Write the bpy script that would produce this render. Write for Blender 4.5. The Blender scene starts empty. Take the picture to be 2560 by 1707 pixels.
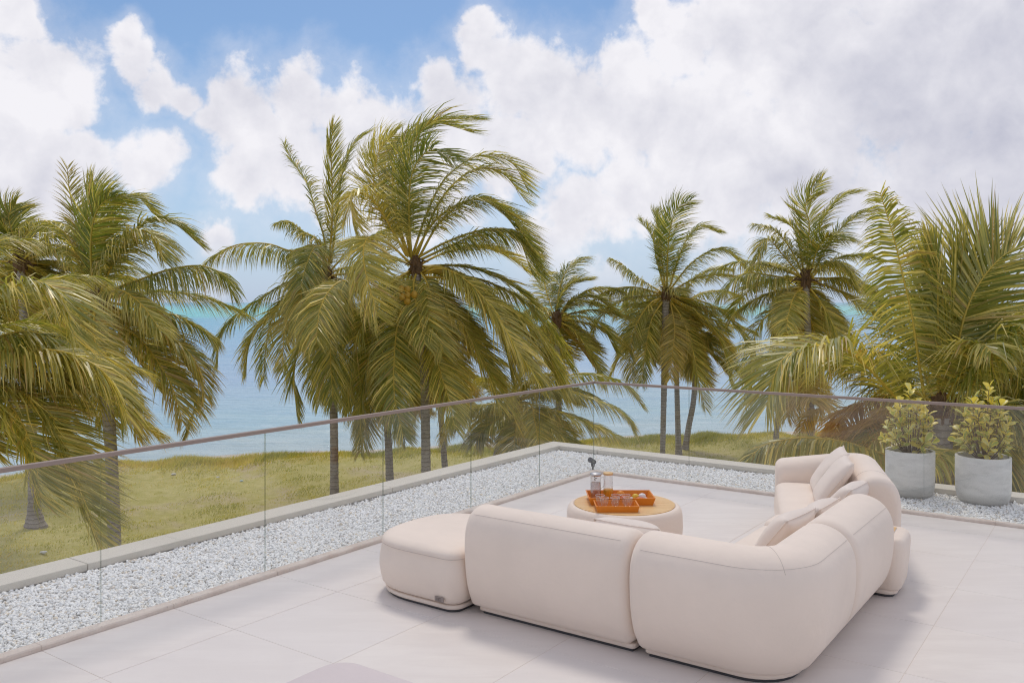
import bpy, bmesh, math, random
import numpy as np
from mathutils import Vector, Matrix

random.seed(7)
RNG = np.random.default_rng(7)
SC = bpy.context.scene
COL = SC.collection

# ------------------------------------------------------------------ camera, sky, sun, exposure
F, CX, YH, H = 2180.0, 1280.0, 756.0, 2.05      # focal length and horizon measured on the 2560 px wide photo
cam = bpy.data.cameras.new("camera")
cam.sensor_width = 36.0
cam.lens = 36.0 * F / 2560.0
cam.shift_y = -(853.5 - YH) / 2560.0
cam.clip_start = 0.05
cam.clip_end = 60000.0
camo = bpy.data.objects.new("camera", cam)
camo.location = (0, 0, H)
camo.rotation_euler = (math.radians(90), 0, 0)
COL.objects.link(camo)
SC.camera = camo

SUN_EL, SUN_AZ = math.radians(57), math.radians(-4)      # azimuth from +Y towards +X
sun = bpy.data.lights.new("sun", 'SUN')
sun.energy = 0.65
sun.angle = math.radians(12)
sun.color = (1.0, 0.93, 0.83)
suno = bpy.data.objects.new("sun", sun)
sd = Vector((math.sin(SUN_AZ) * math.cos(SUN_EL), math.cos(SUN_AZ) * math.cos(SUN_EL), math.sin(SUN_EL)))
suno.rotation_euler = sd.to_track_quat('Z', 'Y').to_euler()
COL.objects.link(suno)

VS = SC.view_settings
SC.display_settings.display_device = 'sRGB'
VS.view_transform = 'Standard'
VS.look = 'None'
VS.exposure = 0.90
VS.gamma = 1.0
VS.use_curve_mapping = False
cy = SC.cycles
cy.max_bounces = 8
cy.transparent_max_bounces = 24
cy.transmission_bounces = 6
cy.diffuse_bounces = 4
cy.glossy_bounces = 4
cy.use_denoising = True
cy.denoising_prefilter = 'NONE'
cy.filter_width = 1.15


class NT:
    """small helper to write node trees as expressions"""
    def __init__(self, tree):
        self.t = tree
        self.n = tree.nodes
        self.l = tree.links

    def node(self, kind, **kw):
        nd = self.n.new(kind)
        for k, v in kw.items():
            setattr(nd, k, v)
        return nd

    def put(self, sock, v):
        if isinstance(v, bpy.types.NodeSocket):
            self.l.new(v, sock)
        else:
            sock.default_value = v

    def math(self, op, a, b=0.0, c=None, clamp=False):
        nd = self.node('ShaderNodeMath', operation=op, use_clamp=clamp)
        self.put(nd.inputs[0], a)
        if len(nd.inputs) > 1:
            self.put(nd.inputs[1], b)
        if c is not None:
            self.put(nd.inputs[2], c)
        return nd.outputs[0]

    def vmath(self, op, a, b=(0, 0, 0)):
        nd = self.node('ShaderNodeVectorMath', operation=op)
        self.put(nd.inputs[0], a)
        self.put(nd.inputs[1], b)
        return nd.outputs['Value'] if op in ('DISTANCE', 'LENGTH', 'DOT_PRODUCT') else nd.outputs[0]

    def smooth(self, v, a, b, lo=0.0, hi=1.0):
        nd = self.node('ShaderNodeMapRange', interpolation_type='SMOOTHSTEP')
        self.put(nd.inputs[0], v)
        for i, x in enumerate((a, b, lo, hi)):
            self.put(nd.inputs[i + 1], x)
        return nd.outputs[0]

    def lin(self, v, a, b, lo=0.0, hi=1.0):
        nd = self.node('ShaderNodeMapRange')
        self.put(nd.inputs[0], v)
        for i, x in enumerate((a, b, lo, hi)):
            self.put(nd.inputs[i + 1], x)
        return nd.outputs[0]

    def noise(self, vec, scale, detail=4.0, rough=0.5, dist=0.0, lac=2.0):
        nd = self.node('ShaderNodeTexNoise')
        if vec is not None:
            self.put(nd.inputs['Vector'], vec)
        nd.inputs['Scale'].default_value = scale
        nd.inputs['Detail'].default_value = detail
        nd.inputs['Roughness'].default_value = rough
        nd.inputs['Lacunarity'].default_value = lac
        nd.inputs['Distortion'].default_value = dist
        return nd.outputs['Fac']

    def mix(self, fac, a, b, blend='MIX'):
        nd = self.node('ShaderNodeMix', data_type='RGBA', blend_type=blend)
        self.put(nd.inputs[0], fac)
        for s, v in ((nd.inputs[6], a), (nd.inputs[7], b)):
            if not isinstance(v, bpy.types.NodeSocket) and len(v) == 3:
                v = (*v, 1.0)
            self.put(s, v)
        return nd.outputs[2]

    def ramp(self, fac, stops, interp='LINEAR'):
        nd = self.node('ShaderNodeValToRGB')
        cr = nd.color_ramp
        cr.interpolation = interp
        while len(cr.elements) < len(stops):
            cr.elements.new(0.5)
        for e, (p, c) in zip(cr.elements, stops):
            e.position = p
            e.color = (*c, 1.0)
        self.put(nd.inputs[0], fac)
        return nd.outputs[0]

    def bump(self, h, strength=0.3, dist=0.01):
        nd = self.node('ShaderNodeBump')
        nd.inputs['Strength'].default_value = strength
        nd.inputs['Distance'].default_value = dist
        self.put(nd.inputs['Height'], h)
        return nd.outputs[0]


# --- world: sky texture with clouds that are a function of the direction only
world = bpy.data.worlds.new("World")
SC.world = world
world.use_nodes = True
world.node_tree.nodes.clear()
W = NT(world.node_tree)
SKY_K = 0.10
sky = W.node('ShaderNodeTexSky', sky_type='NISHITA')
sky.sun_disc = False
sky.sun_elevation = SUN_EL
sky.sun_rotation = SUN_AZ
sky.altitude = 0.0
sky.air_density = 1.0
sky.dust_density = 1.0
sky.ozone_density = 1.5
dirv = W.node('ShaderNodeTexCoord').outputs['Generated']
sx = W.node('ShaderNodeSeparateXYZ')
W.put(sx.inputs[0], dirv)
az = W.math('ARCTAN2', sx.outputs[0], sx.outputs[1])
el = W.math('ARCSINE', sx.outputs[2])
cmb = W.node('ShaderNodeCombineXYZ')
W.put(cmb.inputs[0], az)
W.put(cmb.inputs[1], el)
ae = cmb.outputs[0]


def blob(vx, vy, r):
    """cloud puff: centre given as direction (azimuth, elevation)"""
    px, py = vx * 1.08844, vy * 1.08844
    a = math.atan((px - CX) / F)
    e = math.atan((YH - py) / math.hypot(F, px - CX))
    return (a, e, 0.0), r * 1.08844 / F


CLOUDS = [(95, 185, 140), (50, 270, 170), (150, 250, 95), (90, 370, 140), (200, 370, 85), (335, 388, 88), (30, 450, 160),
          (285, 105, 50), (320, 155, 56), (370, 205, 62), (430, 235, 58),
          (560, 255, 108), (695, 232, 102), (790, 265, 102), (860, 310, 105), (580, 330, 120), (680, 370, 142), (500, 290, 75),
          (560, 410, 75), (770, 400, 142), (505, 530, 46), (500, 640, 40),
          (1118, 55, 58), (1110, 110, 80), (1175, 165, 100), (1265, 185, 110), (1000, 205, 78), (1050, 270, 130),
          (1350, 270, 160), (1180, 330, 170), (1440, 150, 95), (1500, 60, 75), (1560, 100, 110), (1470, 260, 150),
          (1720, 90, 190), (1900, 150, 280), (2200, 150, 330), (2350, 320, 300), (1620, 320, 240), (1850, 370, 260),
          (1330, 480, 130), (1480, 450, 140), (1640, 490, 130), (2100, 480, 200), (2300, 520, 180), (1250, 560, 80), (960, 420, 200),
          (30, 25, 80), (1380, 640, 55), (1290, 610, 50), (120, 520, 150)]
n_big = W.noise(dirv, 7.0, 6.0, 0.55)
n_mid = W.noise(dirv, 26.0, 6.0, 0.6, 0.3)
n_fine = W.noise(dirv, 90.0, 5.0, 0.6)
warpn = W.node('ShaderNodeTexNoise')
W.put(warpn.inputs['Vector'], dirv)
warpn.inputs['Scale'].default_value = 16.0
warpn.inputs['Detail'].default_value = 5.0
warp = W.vmath('SCALE', W.vmath('SUBTRACT', warpn.outputs['Color'], (0.5, 0.5, 0.5)))
warp.node.inputs['Scale'].default_value = 0.08
aew = W.vmath('MULTIPLY', W.vmath('ADD', ae, warp), (1.0, 1.0, 0.0))
field = None
for vx, vy, r in CLOUDS:
    c, rr = blob(vx, vy, r)
    f = W.math('MULTIPLY_ADD', W.vmath('DISTANCE', aew, c), -1.0 / rr, 1.0)
    if field is None:
        field = f
    else:
        field = W.math('SMOOTH_MAX', field, f, 0.12)
field = W.math('MAXIMUM', field, -0.8)
# the rest of the sky carries the same broken cloud
gen = W.math('MULTIPLY_ADD', n_big, 4.0, -1.75)
aaz = W.math('ABSOLUTE', az)
m1 = W.smooth(aaz, 0.56, 0.75)
m2 = W.smooth(el, 0.34, 0.50)
gen_mask = W.math('MAXIMUM', m1, m2)
fld = W.math('ADD', W.math('MULTIPLY', field, W.math('SUBTRACT', 1.0, gen_mask)), W.math('MULTIPLY', gen, gen_mask))
dens = W.math('ADD', fld, W.math('MULTIPLY_ADD', n_mid, 1.0, -0.58))
dens = W.math('ADD', dens, W.math('MULTIPLY_ADD', n_fine, 0.34, -0.17))
alpha = W.smooth(dens, -0.14, 0.40)
thin = W.smooth(dens, -0.75, 0.3, 0.0, 0.30)            # veil round the clouds
alpha = W.math('MAXIMUM', alpha, thin)
alpha = W.math('MULTIPLY', alpha, W.smooth(el, 0.0, 0.085, 0.25, 1.0))
# light and shade inside the clouds: bright towards the top, greyer where thick
up = W.vmath('ADD', dirv, (0.0, 0.0, 0.035))
n_up = W.noise(up, 26.0, 6.0, 0.6, 0.3)
relief = W.math('SUBTRACT', n_mid, n_up)
thick = W.smooth(fld, 0.15, 1.0)
grey_c, grey_r = blob(2260, 205, 560)
grey = W.smooth(W.vmath('DISTANCE', aew, grey_c), grey_r, grey_r * 0.15)
lum = W.math('MULTIPLY_ADD', relief, 0.26, 0.83)
lum = W.math('MULTIPLY_ADD', thick, -0.06, lum)
lum = W.math('MULTIPLY_ADD', n_big, 0.20, W.math('SUBTRACT', lum, 0.09))
n_low = W.noise(dirv, 11.0, 4.0, 0.5, 0.3)
n_low_up = W.noise(W.vmath('ADD', dirv, (0.0, 0.0, 0.05)), 11.0, 4.0, 0.5, 0.3)
lum = W.math('MULTIPLY_ADD', W.math('SUBTRACT', n_low, n_low_up), 0.55, lum)
n_soft = W.noise(dirv, 5.0, 5.0, 0.5, 0.6)
lum = W.math('MULTIPLY_ADD', W.math('MULTIPLY', grey, W.math('MULTIPLY_ADD', n_soft, 0.9, 0.40)), -0.25, lum)
lum = W.math('MINIMUM', W.math('MAXIMUM', lum, 0.30), 0.95)
cl = W.mix(W.lin(lum, 0.42, 0.90), (2.86, 2.91, 3.45), (4.85, 4.79, 5.02))
# the blue and the pale band near the horizon come from the sky texture; sea air whitens it low down
tint = W.mix(1.0, sky.outputs[0], (0.355, 0.44, 0.52), 'MULTIPLY')
lowair = W.smooth(el, 0.26, -0.01, 0.0, 0.66)
tint = W.mix(lowair, tint, (2.95, 3.62, 4.9))
skyc = W.mix(alpha, tint, cl)
bg = W.node('ShaderNodeBackground')
W.put(bg.inputs[0], skyc)
bg.inputs[1].default_value = SKY_K
W.l.new(bg.outputs[0], W.node('ShaderNodeOutputWorld').inputs[0])


# ------------------------------------------------------------------ frames of reference
A = math.atan(0.711)
SA, CA = math.sin(A), math.cos(A)
CRX, CRY = 0.9458, 10.466            # inner corner of the terrace kerb
GZ = -3.6                            # lawn level


def P(u, v, z=0.0):
    """terrace frame: u along the left run (away), v along the right run (towards the right)"""
    return Vector((CRX + u * SA + v * CA, CRY + u * CA - v * SA, z))


def at(sx_, sy_, Y):
    """point at depth Y on the sight line of a point of the photo"""
    return Vector(((sx_ - CX) / F * Y, Y, H - (sy_ - YH) / F * Y))


# ------------------------------------------------------------------ object helpers
def link(o, parent=None):
    COL.objects.link(o)
    if parent is not None:
        o.parent = parent
    return o


def tag(o, label=None, cat=None, group=None, kind=None):
    for k, v in (('label', label), ('category', cat), ('group', group), ('kind', kind)):
        if v:
            o[k] = v
    return o


def thing(name, label, cat, loc=(0, 0, 0), rz=0.0, group=None):
    o = bpy.data.objects.new(name, None)
    o.empty_display_size = 0.1
    o.location = loc
    o.rotation_euler = (0, 0, rz)
    link(o)
    return tag(o, label, cat, group)


def mesh(name, verts, faces, mat=None, parent=None, smooth=False, mats=None, mi=None):
    me = bpy.data.meshes.new(name)
    me.from_pydata([tuple(v) for v in verts], [], [tuple(f) for f in faces])
    for m in (mats or ([mat] if mat else [])):
        me.materials.append(m)
    if mi is not None:
        me.polygons.foreach_set('material_index', list(mi))
    if smooth:
        me.polygons.foreach_set('use_smooth', [True] * len(me.polygons))
    me.update()
    return link(bpy.data.objects.new(name, me), parent)


def np_mesh(name, V, loops, starts, totals, mats, parent=None, smooth=False, mi=None, attrs=None):
    me = bpy.data.meshes.new(name)
    me.vertices.add(len(V))
    me.vertices.foreach_set('co', np.asarray(V, np.float32).ravel())
    me.loops.add(len(loops))
    me.loops.foreach_set('vertex_index', np.asarray(loops, np.int32))
    me.polygons.add(len(starts))
    me.polygons.foreach_set('loop_start', np.asarray(starts, np.int32))
    me.polygons.foreach_set('loop_total', np.asarray(totals, np.int32))
    for m in mats:
        me.materials.append(m)
    if mi is not None:
        me.polygons.foreach_set('material_index', np.asarray(mi, np.int32))
    me.polygons.foreach_set('use_smooth', np.full(len(starts), smooth))
    me.update(calc_edges=True)
    if attrs:
        for an, (typ, dat) in attrs.items():
            at_ = me.attributes.new(an, typ, 'POINT')
            at_.data.foreach_set('value', np.asarray(dat, np.float32))
    me.validate()
    return link(bpy.data.objects.new(name, me), parent)


def box(x0, x1, y0, y1, z0, z1, bev=0.0, seg=2):
    bm = bmesh.new()
    bmesh.ops.create_cube(bm, size=1.0)
    for v in bm.verts:
        v.co = Vector(((x0 + x1) / 2 + v.co.x * (x1 - x0), (y0 + y1) / 2 + v.co.y * (y1 - y0), (z0 + z1) / 2 + v.co.z * (z1 - z0)))
    if bev:
        bmesh.ops.bevel(bm, geom=list(bm.edges), offset=bev, segments=seg, profile=0.5, affect='EDGES')
    return bm


def bobj(name, bm, mat, parent=None, smooth=False):
    me = bpy.data.meshes.new(name)
    bm.to_mesh(me)
    bm.free()
    me.materials.append(mat)
    if smooth:
        me.polygons.foreach_set('use_smooth', [True] * len(me.polygons))
    return link(bpy.data.objects.new(name, me), parent)


def lathe(prof, n=48, cap=True):
    """profile of (r, z) from bottom to top"""
    V, Fc = [], []
    for r, z in prof:
        for k in range(n):
            a = 2 * math.pi * k / n
            V.append((r * math.cos(a), r * math.sin(a), z))
    for i in range(len(prof) - 1):
        for k in range(n):
            k2 = (k + 1) % n
            Fc.append((i * n + k, i * n + k2, (i + 1) * n + k2, (i + 1) * n + k))
    if cap:
        Fc.append(tuple(range(n - 1, -1, -1)))
        Fc.append(tuple((len(prof) - 1) * n + k for k in range(n)))
    return V, Fc


def catmull(pts, m):
    p = np.asarray(pts, float)
    if len(p) == 2:
        t = np.linspace(0, 1, m)[:, None]
        return p[0] * (1 - t) + p[1] * t
    q = np.vstack([2 * p[0] - p[1], p, 2 * p[-1] - p[-2]])
    seg = np.r_[0, np.cumsum(np.linalg.norm(np.diff(p, axis=0), axis=1))]
    s = np.linspace(0, seg[-1], m)
    out = []
    for x in s:
        i = min(max(np.searchsorted(seg, x, side='right') - 1, 0), len(p) - 2)
        t = (x - seg[i]) / max(seg[i + 1] - seg[i], 1e-9)
        a, b, c, d = q[i], q[i + 1], q[i + 2], q[i + 3]
        out.append(0.5 * (2 * b + (c - a) * t + (2 * a - 5 * b + 4 * c - d) * t * t + (3 * b - a - 3 * c + d) * t ** 3))
    return np.array(out)


def tube(pts, rad, n=6, closed_ends=True):
    p = np.asarray(pts, float)
    m = len(p)
    rad = np.broadcast_to(np.asarray(rad, float), (m,))
    T = np.gradient(p, axis=0)
    T /= np.linalg.norm(T, axis=1, keepdims=True) + 1e-9
    ref = np.array([0, 0, 1.0]) if abs(T[0][2]) < 0.9 else np.array([1.0, 0, 0])
    V, Fc = [], []
    for i in range(m):
        x = np.cross(T[i], ref)
        x /= np.linalg.norm(x) + 1e-9
        y = np.cross(x, T[i])
        for k in range(n):
            a = 2 * math.pi * k / n
            V.append(p[i] + rad[i] * (math.cos(a) * x + math.sin(a) * y))
    for i in range(m - 1):
        for k in range(n):
            k2 = (k + 1) % n
            Fc.append((i * n + k, i * n + k2, (i + 1) * n + k2, (i + 1) * n + k))
    if closed_ends:
        Fc.append(tuple(range(n - 1, -1, -1)))
        Fc.append(tuple((m - 1) * n + k for k in range(n)))
    return V, Fc


# ------------------------------------------------------------------ materials
def material(name):
    m = bpy.data.materials.new(name)
    m.use_nodes = True
    m.node_tree.nodes.clear()
    return m, NT(m.node_tree)


def finish(N, bsdf):
    N.l.new(bsdf, N.node('ShaderNodeOutputMaterial').inputs[0])


def principled(N, color, rough=0.6, spec=0.4, normal=None, metallic=0.0, **kw):
    b = N.node('ShaderNodeBsdfPrincipled')
    if not isinstance(color, bpy.types.NodeSocket) and len(color) == 3:
        color = (*color, 1.0)
    N.put(b.inputs['Base Color'], color)
    N.put(b.inputs['Roughness'], rough)
    N.put(b.inputs['Specular IOR Level'], spec)
    N.put(b.inputs['Metallic'], metallic)
    if normal is not None:
        N.put(b.inputs['Normal'], normal)
    for k, v in kw.items():
        N.put(b.inputs[k], v)
    return b.outputs[0]


def obj_coord(N):
    return N.node('ShaderNodeTexCoord').outputs['Object']


def gpos(N):
    return N.node('ShaderNodeNewGeometry').outputs['Position']


def orand(N):
    return N.node('ShaderNodeObjectInfo').outputs['Random']


def mat_plain(name, col, rough=0.6, spec=0.4, var=0.06, scale=8.0, bump=0.0, bscale=60.0, metallic=0.0):
    m, N = material(name)
    c = obj_coord(N)
    n = N.noise(c, scale, 4.0, 0.6)
    cc = N.mix(n, tuple(x * (1 - var) for x in col), tuple(min(1, x * (1 + var)) for x in col))
    nm = N.bump(N.noise(c, bscale, 4.0, 0.6), bump, 0.004) if bump else None
    finish(N, principled(N, cc, rough, spec, nm, metallic))
    return m


def mat_tile():
    m, N = material("porcelain_tile")
    p = gpos(N)
    n1 = N.noise(p, 1.3, 5.0, 0.6, 0.4)
    st = N.node('ShaderNodeMapping')
    st.inputs['Rotation'].default_value = (0, 0, A)
    st.inputs['Scale'].default_value = (0.7, 3.5, 1.0)
    N.put(st.inputs['Vector'], p)
    n2 = N.noise(st.outputs[0], 2.2, 6.0, 0.62, 0.6)
    n3 = N.noise(p, 60.0, 3.0, 0.6)
    c = N.mix(N.smooth(n2, 0.3, 0.7), (0.75, 0.685, 0.635), (0.81, 0.75, 0.70))
    c = N.mix(N.smooth(n1, 0.35, 0.75, 0.0, 0.5), c, (0.70, 0.635, 0.605))
    c = N.mix(N.math('MULTIPLY', orand(N), 0.5), c, (0.74, 0.69, 0.67))
    c = N.mix(N.smooth(n3, 0.62, 0.8, 0, 0.25), c, (0.56, 0.52, 0.5))
    stain = N.noise(p, 9.0, 3.0, 0.5)
    c = N.mix(N.smooth(stain, 0.70, 0.78, 0, 0.18), c, (0.5, 0.46, 0.43))
    finish(N, principled(N, c, N.lin(n2, 0, 1, 0.42, 0.6), 0.35, N.bump(n3, 0.03, 0.002)))
    return m


def mat_kerb():
    m, N = material("travertine_kerb")
    p = gpos(N)
    n = N.noise(p, 6.0, 6.0, 0.65)
    pit = N.noise(p, 40.0, 4.0, 0.7)
    c = N.mix(N.smooth(n, 0.3, 0.7), (0.68, 0.57, 0.49), (0.78, 0.69, 0.61))
    c = N.mix(N.smooth(pit, 0.60, 0.72, 0, 0.65), c, (0.38, 0.31, 0.27))
    c = N.mix(N.math('MULTIPLY', orand(N), 0.35), c, (0.68, 0.60, 0.53))
    finish(N, principled(N, c, 0.75, 0.25, N.bump(pit, 0.5, 0.006)))
    return m


def mat_coping():
    m, N = material("painted_coping")
    p = gpos(N)
    n = N.noise(p, 3.0, 5.0, 0.6)
    n2 = N.noise(p, 25.0, 5.0, 0.65)
    c = N.mix(n, (0.62, 0.57, 0.49), (0.68, 0.635, 0.555))
    c = N.mix(N.smooth(n2, 0.58, 0.75, 0, 0.35), c, (0.45, 0.42, 0.37))
    finish(N, principled(N, c, 0.7, 0.3, N.bump(n2, 0.1, 0.003)))
    return m


def mat_pebble():
    m, N = material("white_marble_chips")
    t = N.node('ShaderNodeAttribute', attribute_name='tint').outputs['Fac']
    c = N.ramp(t, [(0.0, (0.95, 0.95, 0.94)), (0.55, (0.97, 0.965, 0.95)), (0.80, (0.95, 0.945, 0.93)), (0.90, (0.94, 0.90, 0.83)),
                   (0.965, (0.84, 0.73, 0.58)), (0.985, (0.74, 0.69, 0.65)), (1.0, (0.64, 0.59, 0.55))])
    finish(N, principled(N, c, 0.55, 0.4))
    return m


def mat_fabric(name, col):
    m, N = material(name)
    c = obj_coord(N)
    w1 = N.node('ShaderNodeTexWave', wave_type='BANDS', bands_direction='X')
    w1.inputs['Scale'].default_value = 260.0
    w2 = N.node('ShaderNodeTexWave', wave_type='BANDS', bands_direction='Z')
    w2.inputs['Scale'].default_value = 260.0
    N.put(w1.inputs['Vector'], c)
    N.put(w2.inputs['Vector'], c)
    n = N.noise(c, 2.2, 4.0, 0.55)
    n2 = N.noise(c, 220.0, 2.0, 0.6)
    n3 = N.noise(c, 7.0, 5.0, 0.6, 0.4)
    cc = N.mix(N.smooth(n, 0.3, 0.7), tuple(x * 0.97 for x in col), tuple(x * 1.03 for x in col))
    cc = N.mix(N.smooth(n3, 0.35, 0.75, 0, 0.25), cc, tuple(x * 0.95 for x in col))
    hgt = N.math('ADD', N.math('MULTIPLY', N.math('ADD', w1.outputs['Fac'], w2.outputs['Fac']), 0.2), n2)
    b1 = N.bump(hgt, 0.05, 0.001)
    b2 = N.node('ShaderNodeBump')
    b2.inputs['Strength'].default_value = 0.28
    b2.inputs['Distance'].default_value = 0.02
    N.put(b2.inputs['Height'], n3)
    N.put(b2.inputs['Normal'], b1)
    finish(N, principled(N, cc, 0.72, 0.3, b2.outputs[0], **{'Sheen Weight': 0.15, 'Sheen Roughness': 0.5}))
    return m


def mat_wood(name, c1, c2, c3, scale=1.0, axis=0):
    m, N = material(name)
    c = obj_coord(N)
    mp = N.node('ShaderNodeMapping')
    sc = [22.0 * scale] * 3
    sc[axis] = 1.6 * scale
    mp.inputs['Scale'].default_value = sc
    N.put(mp.inputs['Vector'], c)
    off = N.node('ShaderNodeCombineXYZ')
    N.put(off.inputs[1], N.math('MULTIPLY', orand(N), 20.0))
    v = N.vmath('ADD', mp.outputs[0], off.outputs[0])
    n = N.noise(v, 1.0, 6.0, 0.6, 0.8)
    cc = N.ramp(n, [(0.25, c1), (0.5, c2), (0.75, c3)])
    cc = N.mix(N.math('MULTIPLY', orand(N), 0.3), cc, c1)
    finish(N, principled(N, cc, 0.45, 0.4, N.bump(n, 0.1, 0.002)))
    return m


def mat_concrete():
    m, N = material("raw_concrete")
    c = obj_coord(N)
    mp = N.node('ShaderNodeMapping')
    mp.inputs['Scale'].default_value = (1.0, 1.0, 3.2)
    N.put(mp.inputs['Vector'], c)
    n = N.noise(mp.outputs[0], 5.0, 7.0, 0.65, 0.5)
    n2 = N.noise(c, 50.0, 5.0, 0.7)
    n3 = N.noise(c, 2.0, 3.0, 0.5)
    cc = N.ramp(n, [(0.25, (0.58, 0.57, 0.53)), (0.5, (0.74, 0.725, 0.685)), (0.75, (0.82, 0.805, 0.765))])
    cc = N.mix(N.smooth(n2, 0.60, 0.75, 0, 0.4), cc, (0.26, 0.26, 0.25))
    sep = N.node('ShaderNodeSeparateXYZ')
    N.put(sep.inputs[0], c)
    low_dark = N.math('MULTIPLY', N.smooth(sep.outputs[2], 0.16, 0.02), N.smooth(n3, 0.3, 0.6))  # patchy darker tone towards the bottom of the pot
    cc = N.mix(N.math('MULTIPLY', low_dark, 0.55), cc, (0.25, 0.245, 0.215))
    finish(N, principled(N, cc, 0.85, 0.25, N.bump(n2, 0.25, 0.003)))
    return m


def mat_glass_pane():
    m, N = material("balustrade_glass")
    tr = N.node('ShaderNodeBsdfTransparent')
    tr.inputs[0].default_value = (0.975, 0.98, 0.975, 1)
    gl = N.node('ShaderNodeBsdfGlossy')
    gl.inputs['Roughness'].default_value = 0.0
    gl.inputs[0].default_value = (1, 1, 1, 1)
    lw = N.node('ShaderNodeLayerWeight')
    lw.inputs[0].default_value = 0.5
    fres = N.math('MULTIPLY_ADD', N.math('POWER', lw.outputs['Facing'], 5.0), 0.80, 0.035)   # Schlick, same from both sides
    dust = N.node('ShaderNodeBsdfDiffuse')
    dust.inputs[0].default_value = (0.75, 0.73, 0.70, 1)
    p = gpos(N)
    mp = N.node('ShaderNodeMapping')
    mp.inputs['Scale'].default_value = (1, 1, 0.5)
    N.put(mp.inputs['Vector'], p)
    dn = N.noise(mp.outputs[0], 1.6, 5.0, 0.6, 0.5)
    m0 = N.node('ShaderNodeMixShader')
    N.put(m0.inputs[0], N.smooth(dn, 0.35, 0.75, 0.008, 0.03))
    N.l.new(tr.outputs[0], m0.inputs[1])
    N.l.new(dust.outputs[0], m0.inputs[2])
    mx = N.node('ShaderNodeMixShader')
    N.put(mx.inputs[0], fres)
    N.l.new(m0.outputs[0], mx.inputs[1])
    N.l.new(gl.outputs[0], mx.inputs[2])
    finish(N, mx.outputs[0])
    return m


def mat_thin_glass(name, tint=(0.97, 0.97, 0.97), ior=1.45, rough=0.02):
    m, N = material(name)
    tr = N.node('ShaderNodeBsdfTransparent')
    tr.inputs[0].default_value = (*tint, 1)
    gl = N.node('ShaderNodeBsdfGlossy')
    gl.inputs['Roughness'].default_value = rough
    lw = N.node('ShaderNodeLayerWeight')
    lw.inputs[0].default_value = 0.35
    mx = N.node('ShaderNodeMixShader')
    N.put(mx.inputs[0], N.math('MULTIPLY_ADD', lw.outputs['Facing'], 0.5, 0.06))
    N.l.new(tr.outputs[0], mx.inputs[1])
    N.l.new(gl.outputs[0], mx.inputs[2])
    finish(N, mx.outputs[0])
    return m


def mat_leaf(name, green, yellow, brown, trans=0.36, rough=0.33, spec=0.8):
    """tint: 0 green .. 1 yellow; dry: 0 fresh .. 1 brown"""
    m, N = material(name)
    t = N.node('ShaderNodeAttribute', attribute_name='tint').outputs['Fac']
    d = N.node('ShaderNodeAttribute', attribute_name='dry').outputs['Fac']
    c = N.mix(t, green, yellow)
    c = N.mix(d, c, brown)
    b = N.node('ShaderNodeBsdfPrincipled')
    N.put(b.inputs['Base Color'], c)
    b.inputs['Roughness'].default_value = rough
    b.inputs['Specular IOR Level'].default_value = spec
    tl = N.node('ShaderNodeBsdfTranslucent')
    N.put(tl.inputs[0], N.mix(1.0, c, (1.5, 1.5, 0.9), 'MULTIPLY'))
    mx = N.node('ShaderNodeMixShader')
    mx.inputs[0].default_value = trans
    N.l.new(b.outputs[0], mx.inputs[1])
    N.l.new(tl.outputs[0], mx.inputs[2])
    finish(N, mx.outputs[0])
    return m


def mat_rachis():
    m, N = material("frond_midrib")
    d = N.node('ShaderNodeAttribute', attribute_name='dry').outputs['Fac']
    t = N.node('ShaderNodeAttribute', attribute_name='tint').outputs['Fac']
    c = N.mix(t, (0.32, 0.28, 0.05), (0.74, 0.52, 0.08))
    c = N.mix(d, c, (0.26, 0.16, 0.08))
    finish(N, principled(N, c, 0.45, 0.4))
    return m


def mat_trunk():
    m, N = material("palm_bark")
    c = gpos(N)
    sep = N.node('ShaderNodeSeparateXYZ')
    N.put(sep.inputs[0], c)
    n = N.noise(c, 7.0, 6.0, 0.65)
    ring = N.math('SINE', N.math('ADD', N.math('MULTIPLY', sep.outputs[2], 62.0), N.math('MULTIPLY', n, 7.0)))
    n2 = N.noise(c, 40.0, 4.0, 0.7)
    cc = N.ramp(n, [(0.25, (0.24, 0.205, 0.18)), (0.5, (0.38, 0.335, 0.30)), (0.8, (0.50, 0.45, 0.41))])
    cc = N.mix(N.smooth(ring, 0.55, 0.98, 0, 0.55), cc, (0.12, 0.095, 0.08))
    cc = N.mix(N.smooth(n2, 0.6, 0.75, 0, 0.4), cc, (0.12, 0.10, 0.085))
    finish(N, principled(N, cc, 0.9, 0.15, N.bump(N.math('ADD', n2, N.math('MULTIPLY', ring, 0.4)), 0.6, 0.02)))
    return m


def mat_shrub(name, col):
    m, N = material(name)
    c = N.mix(N.noise(obj_coord(N), 25.0, 3.0, 0.6), tuple(x * 0.8 for x in col), tuple(min(1, x * 1.15) for x in col))
    b = N.node('ShaderNodeBsdfPrincipled')
    N.put(b.inputs['Base Color'], c)
    b.inputs['Roughness'].default_value = 0.35
    tl = N.node('ShaderNodeBsdfTranslucent')
    N.put(tl.inputs[0], c)
    mx = N.node('ShaderNodeMixShader')
    mx.inputs[0].default_value = 0.35
    N.l.new(b.outputs[0], mx.inputs[1])
    N.l.new(tl.outputs[0], mx.inputs[2])
    finish(N, mx.outputs[0])
    return m


def mat_lawn():
    m, N = material("lawn_soil")
    p = gpos(N)
    n = N.noise(p, 0.35, 6.0, 0.62)
    n2 = N.noise(p, 3.0, 6.0, 0.7)
    c = N.mix(N.smooth(n2, 0.3, 0.7), (0.44, 0.40, 0.11), (0.58, 0.51, 0.21))
    c = N.mix(N.smooth(n, 0.50, 0.66, 0, 0.8), c, (0.55, 0.45, 0.30))
    finish(N, principled(N, c, 0.95, 0.1, N.bump(n2, 0.8, 0.05)))
    return m


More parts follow.
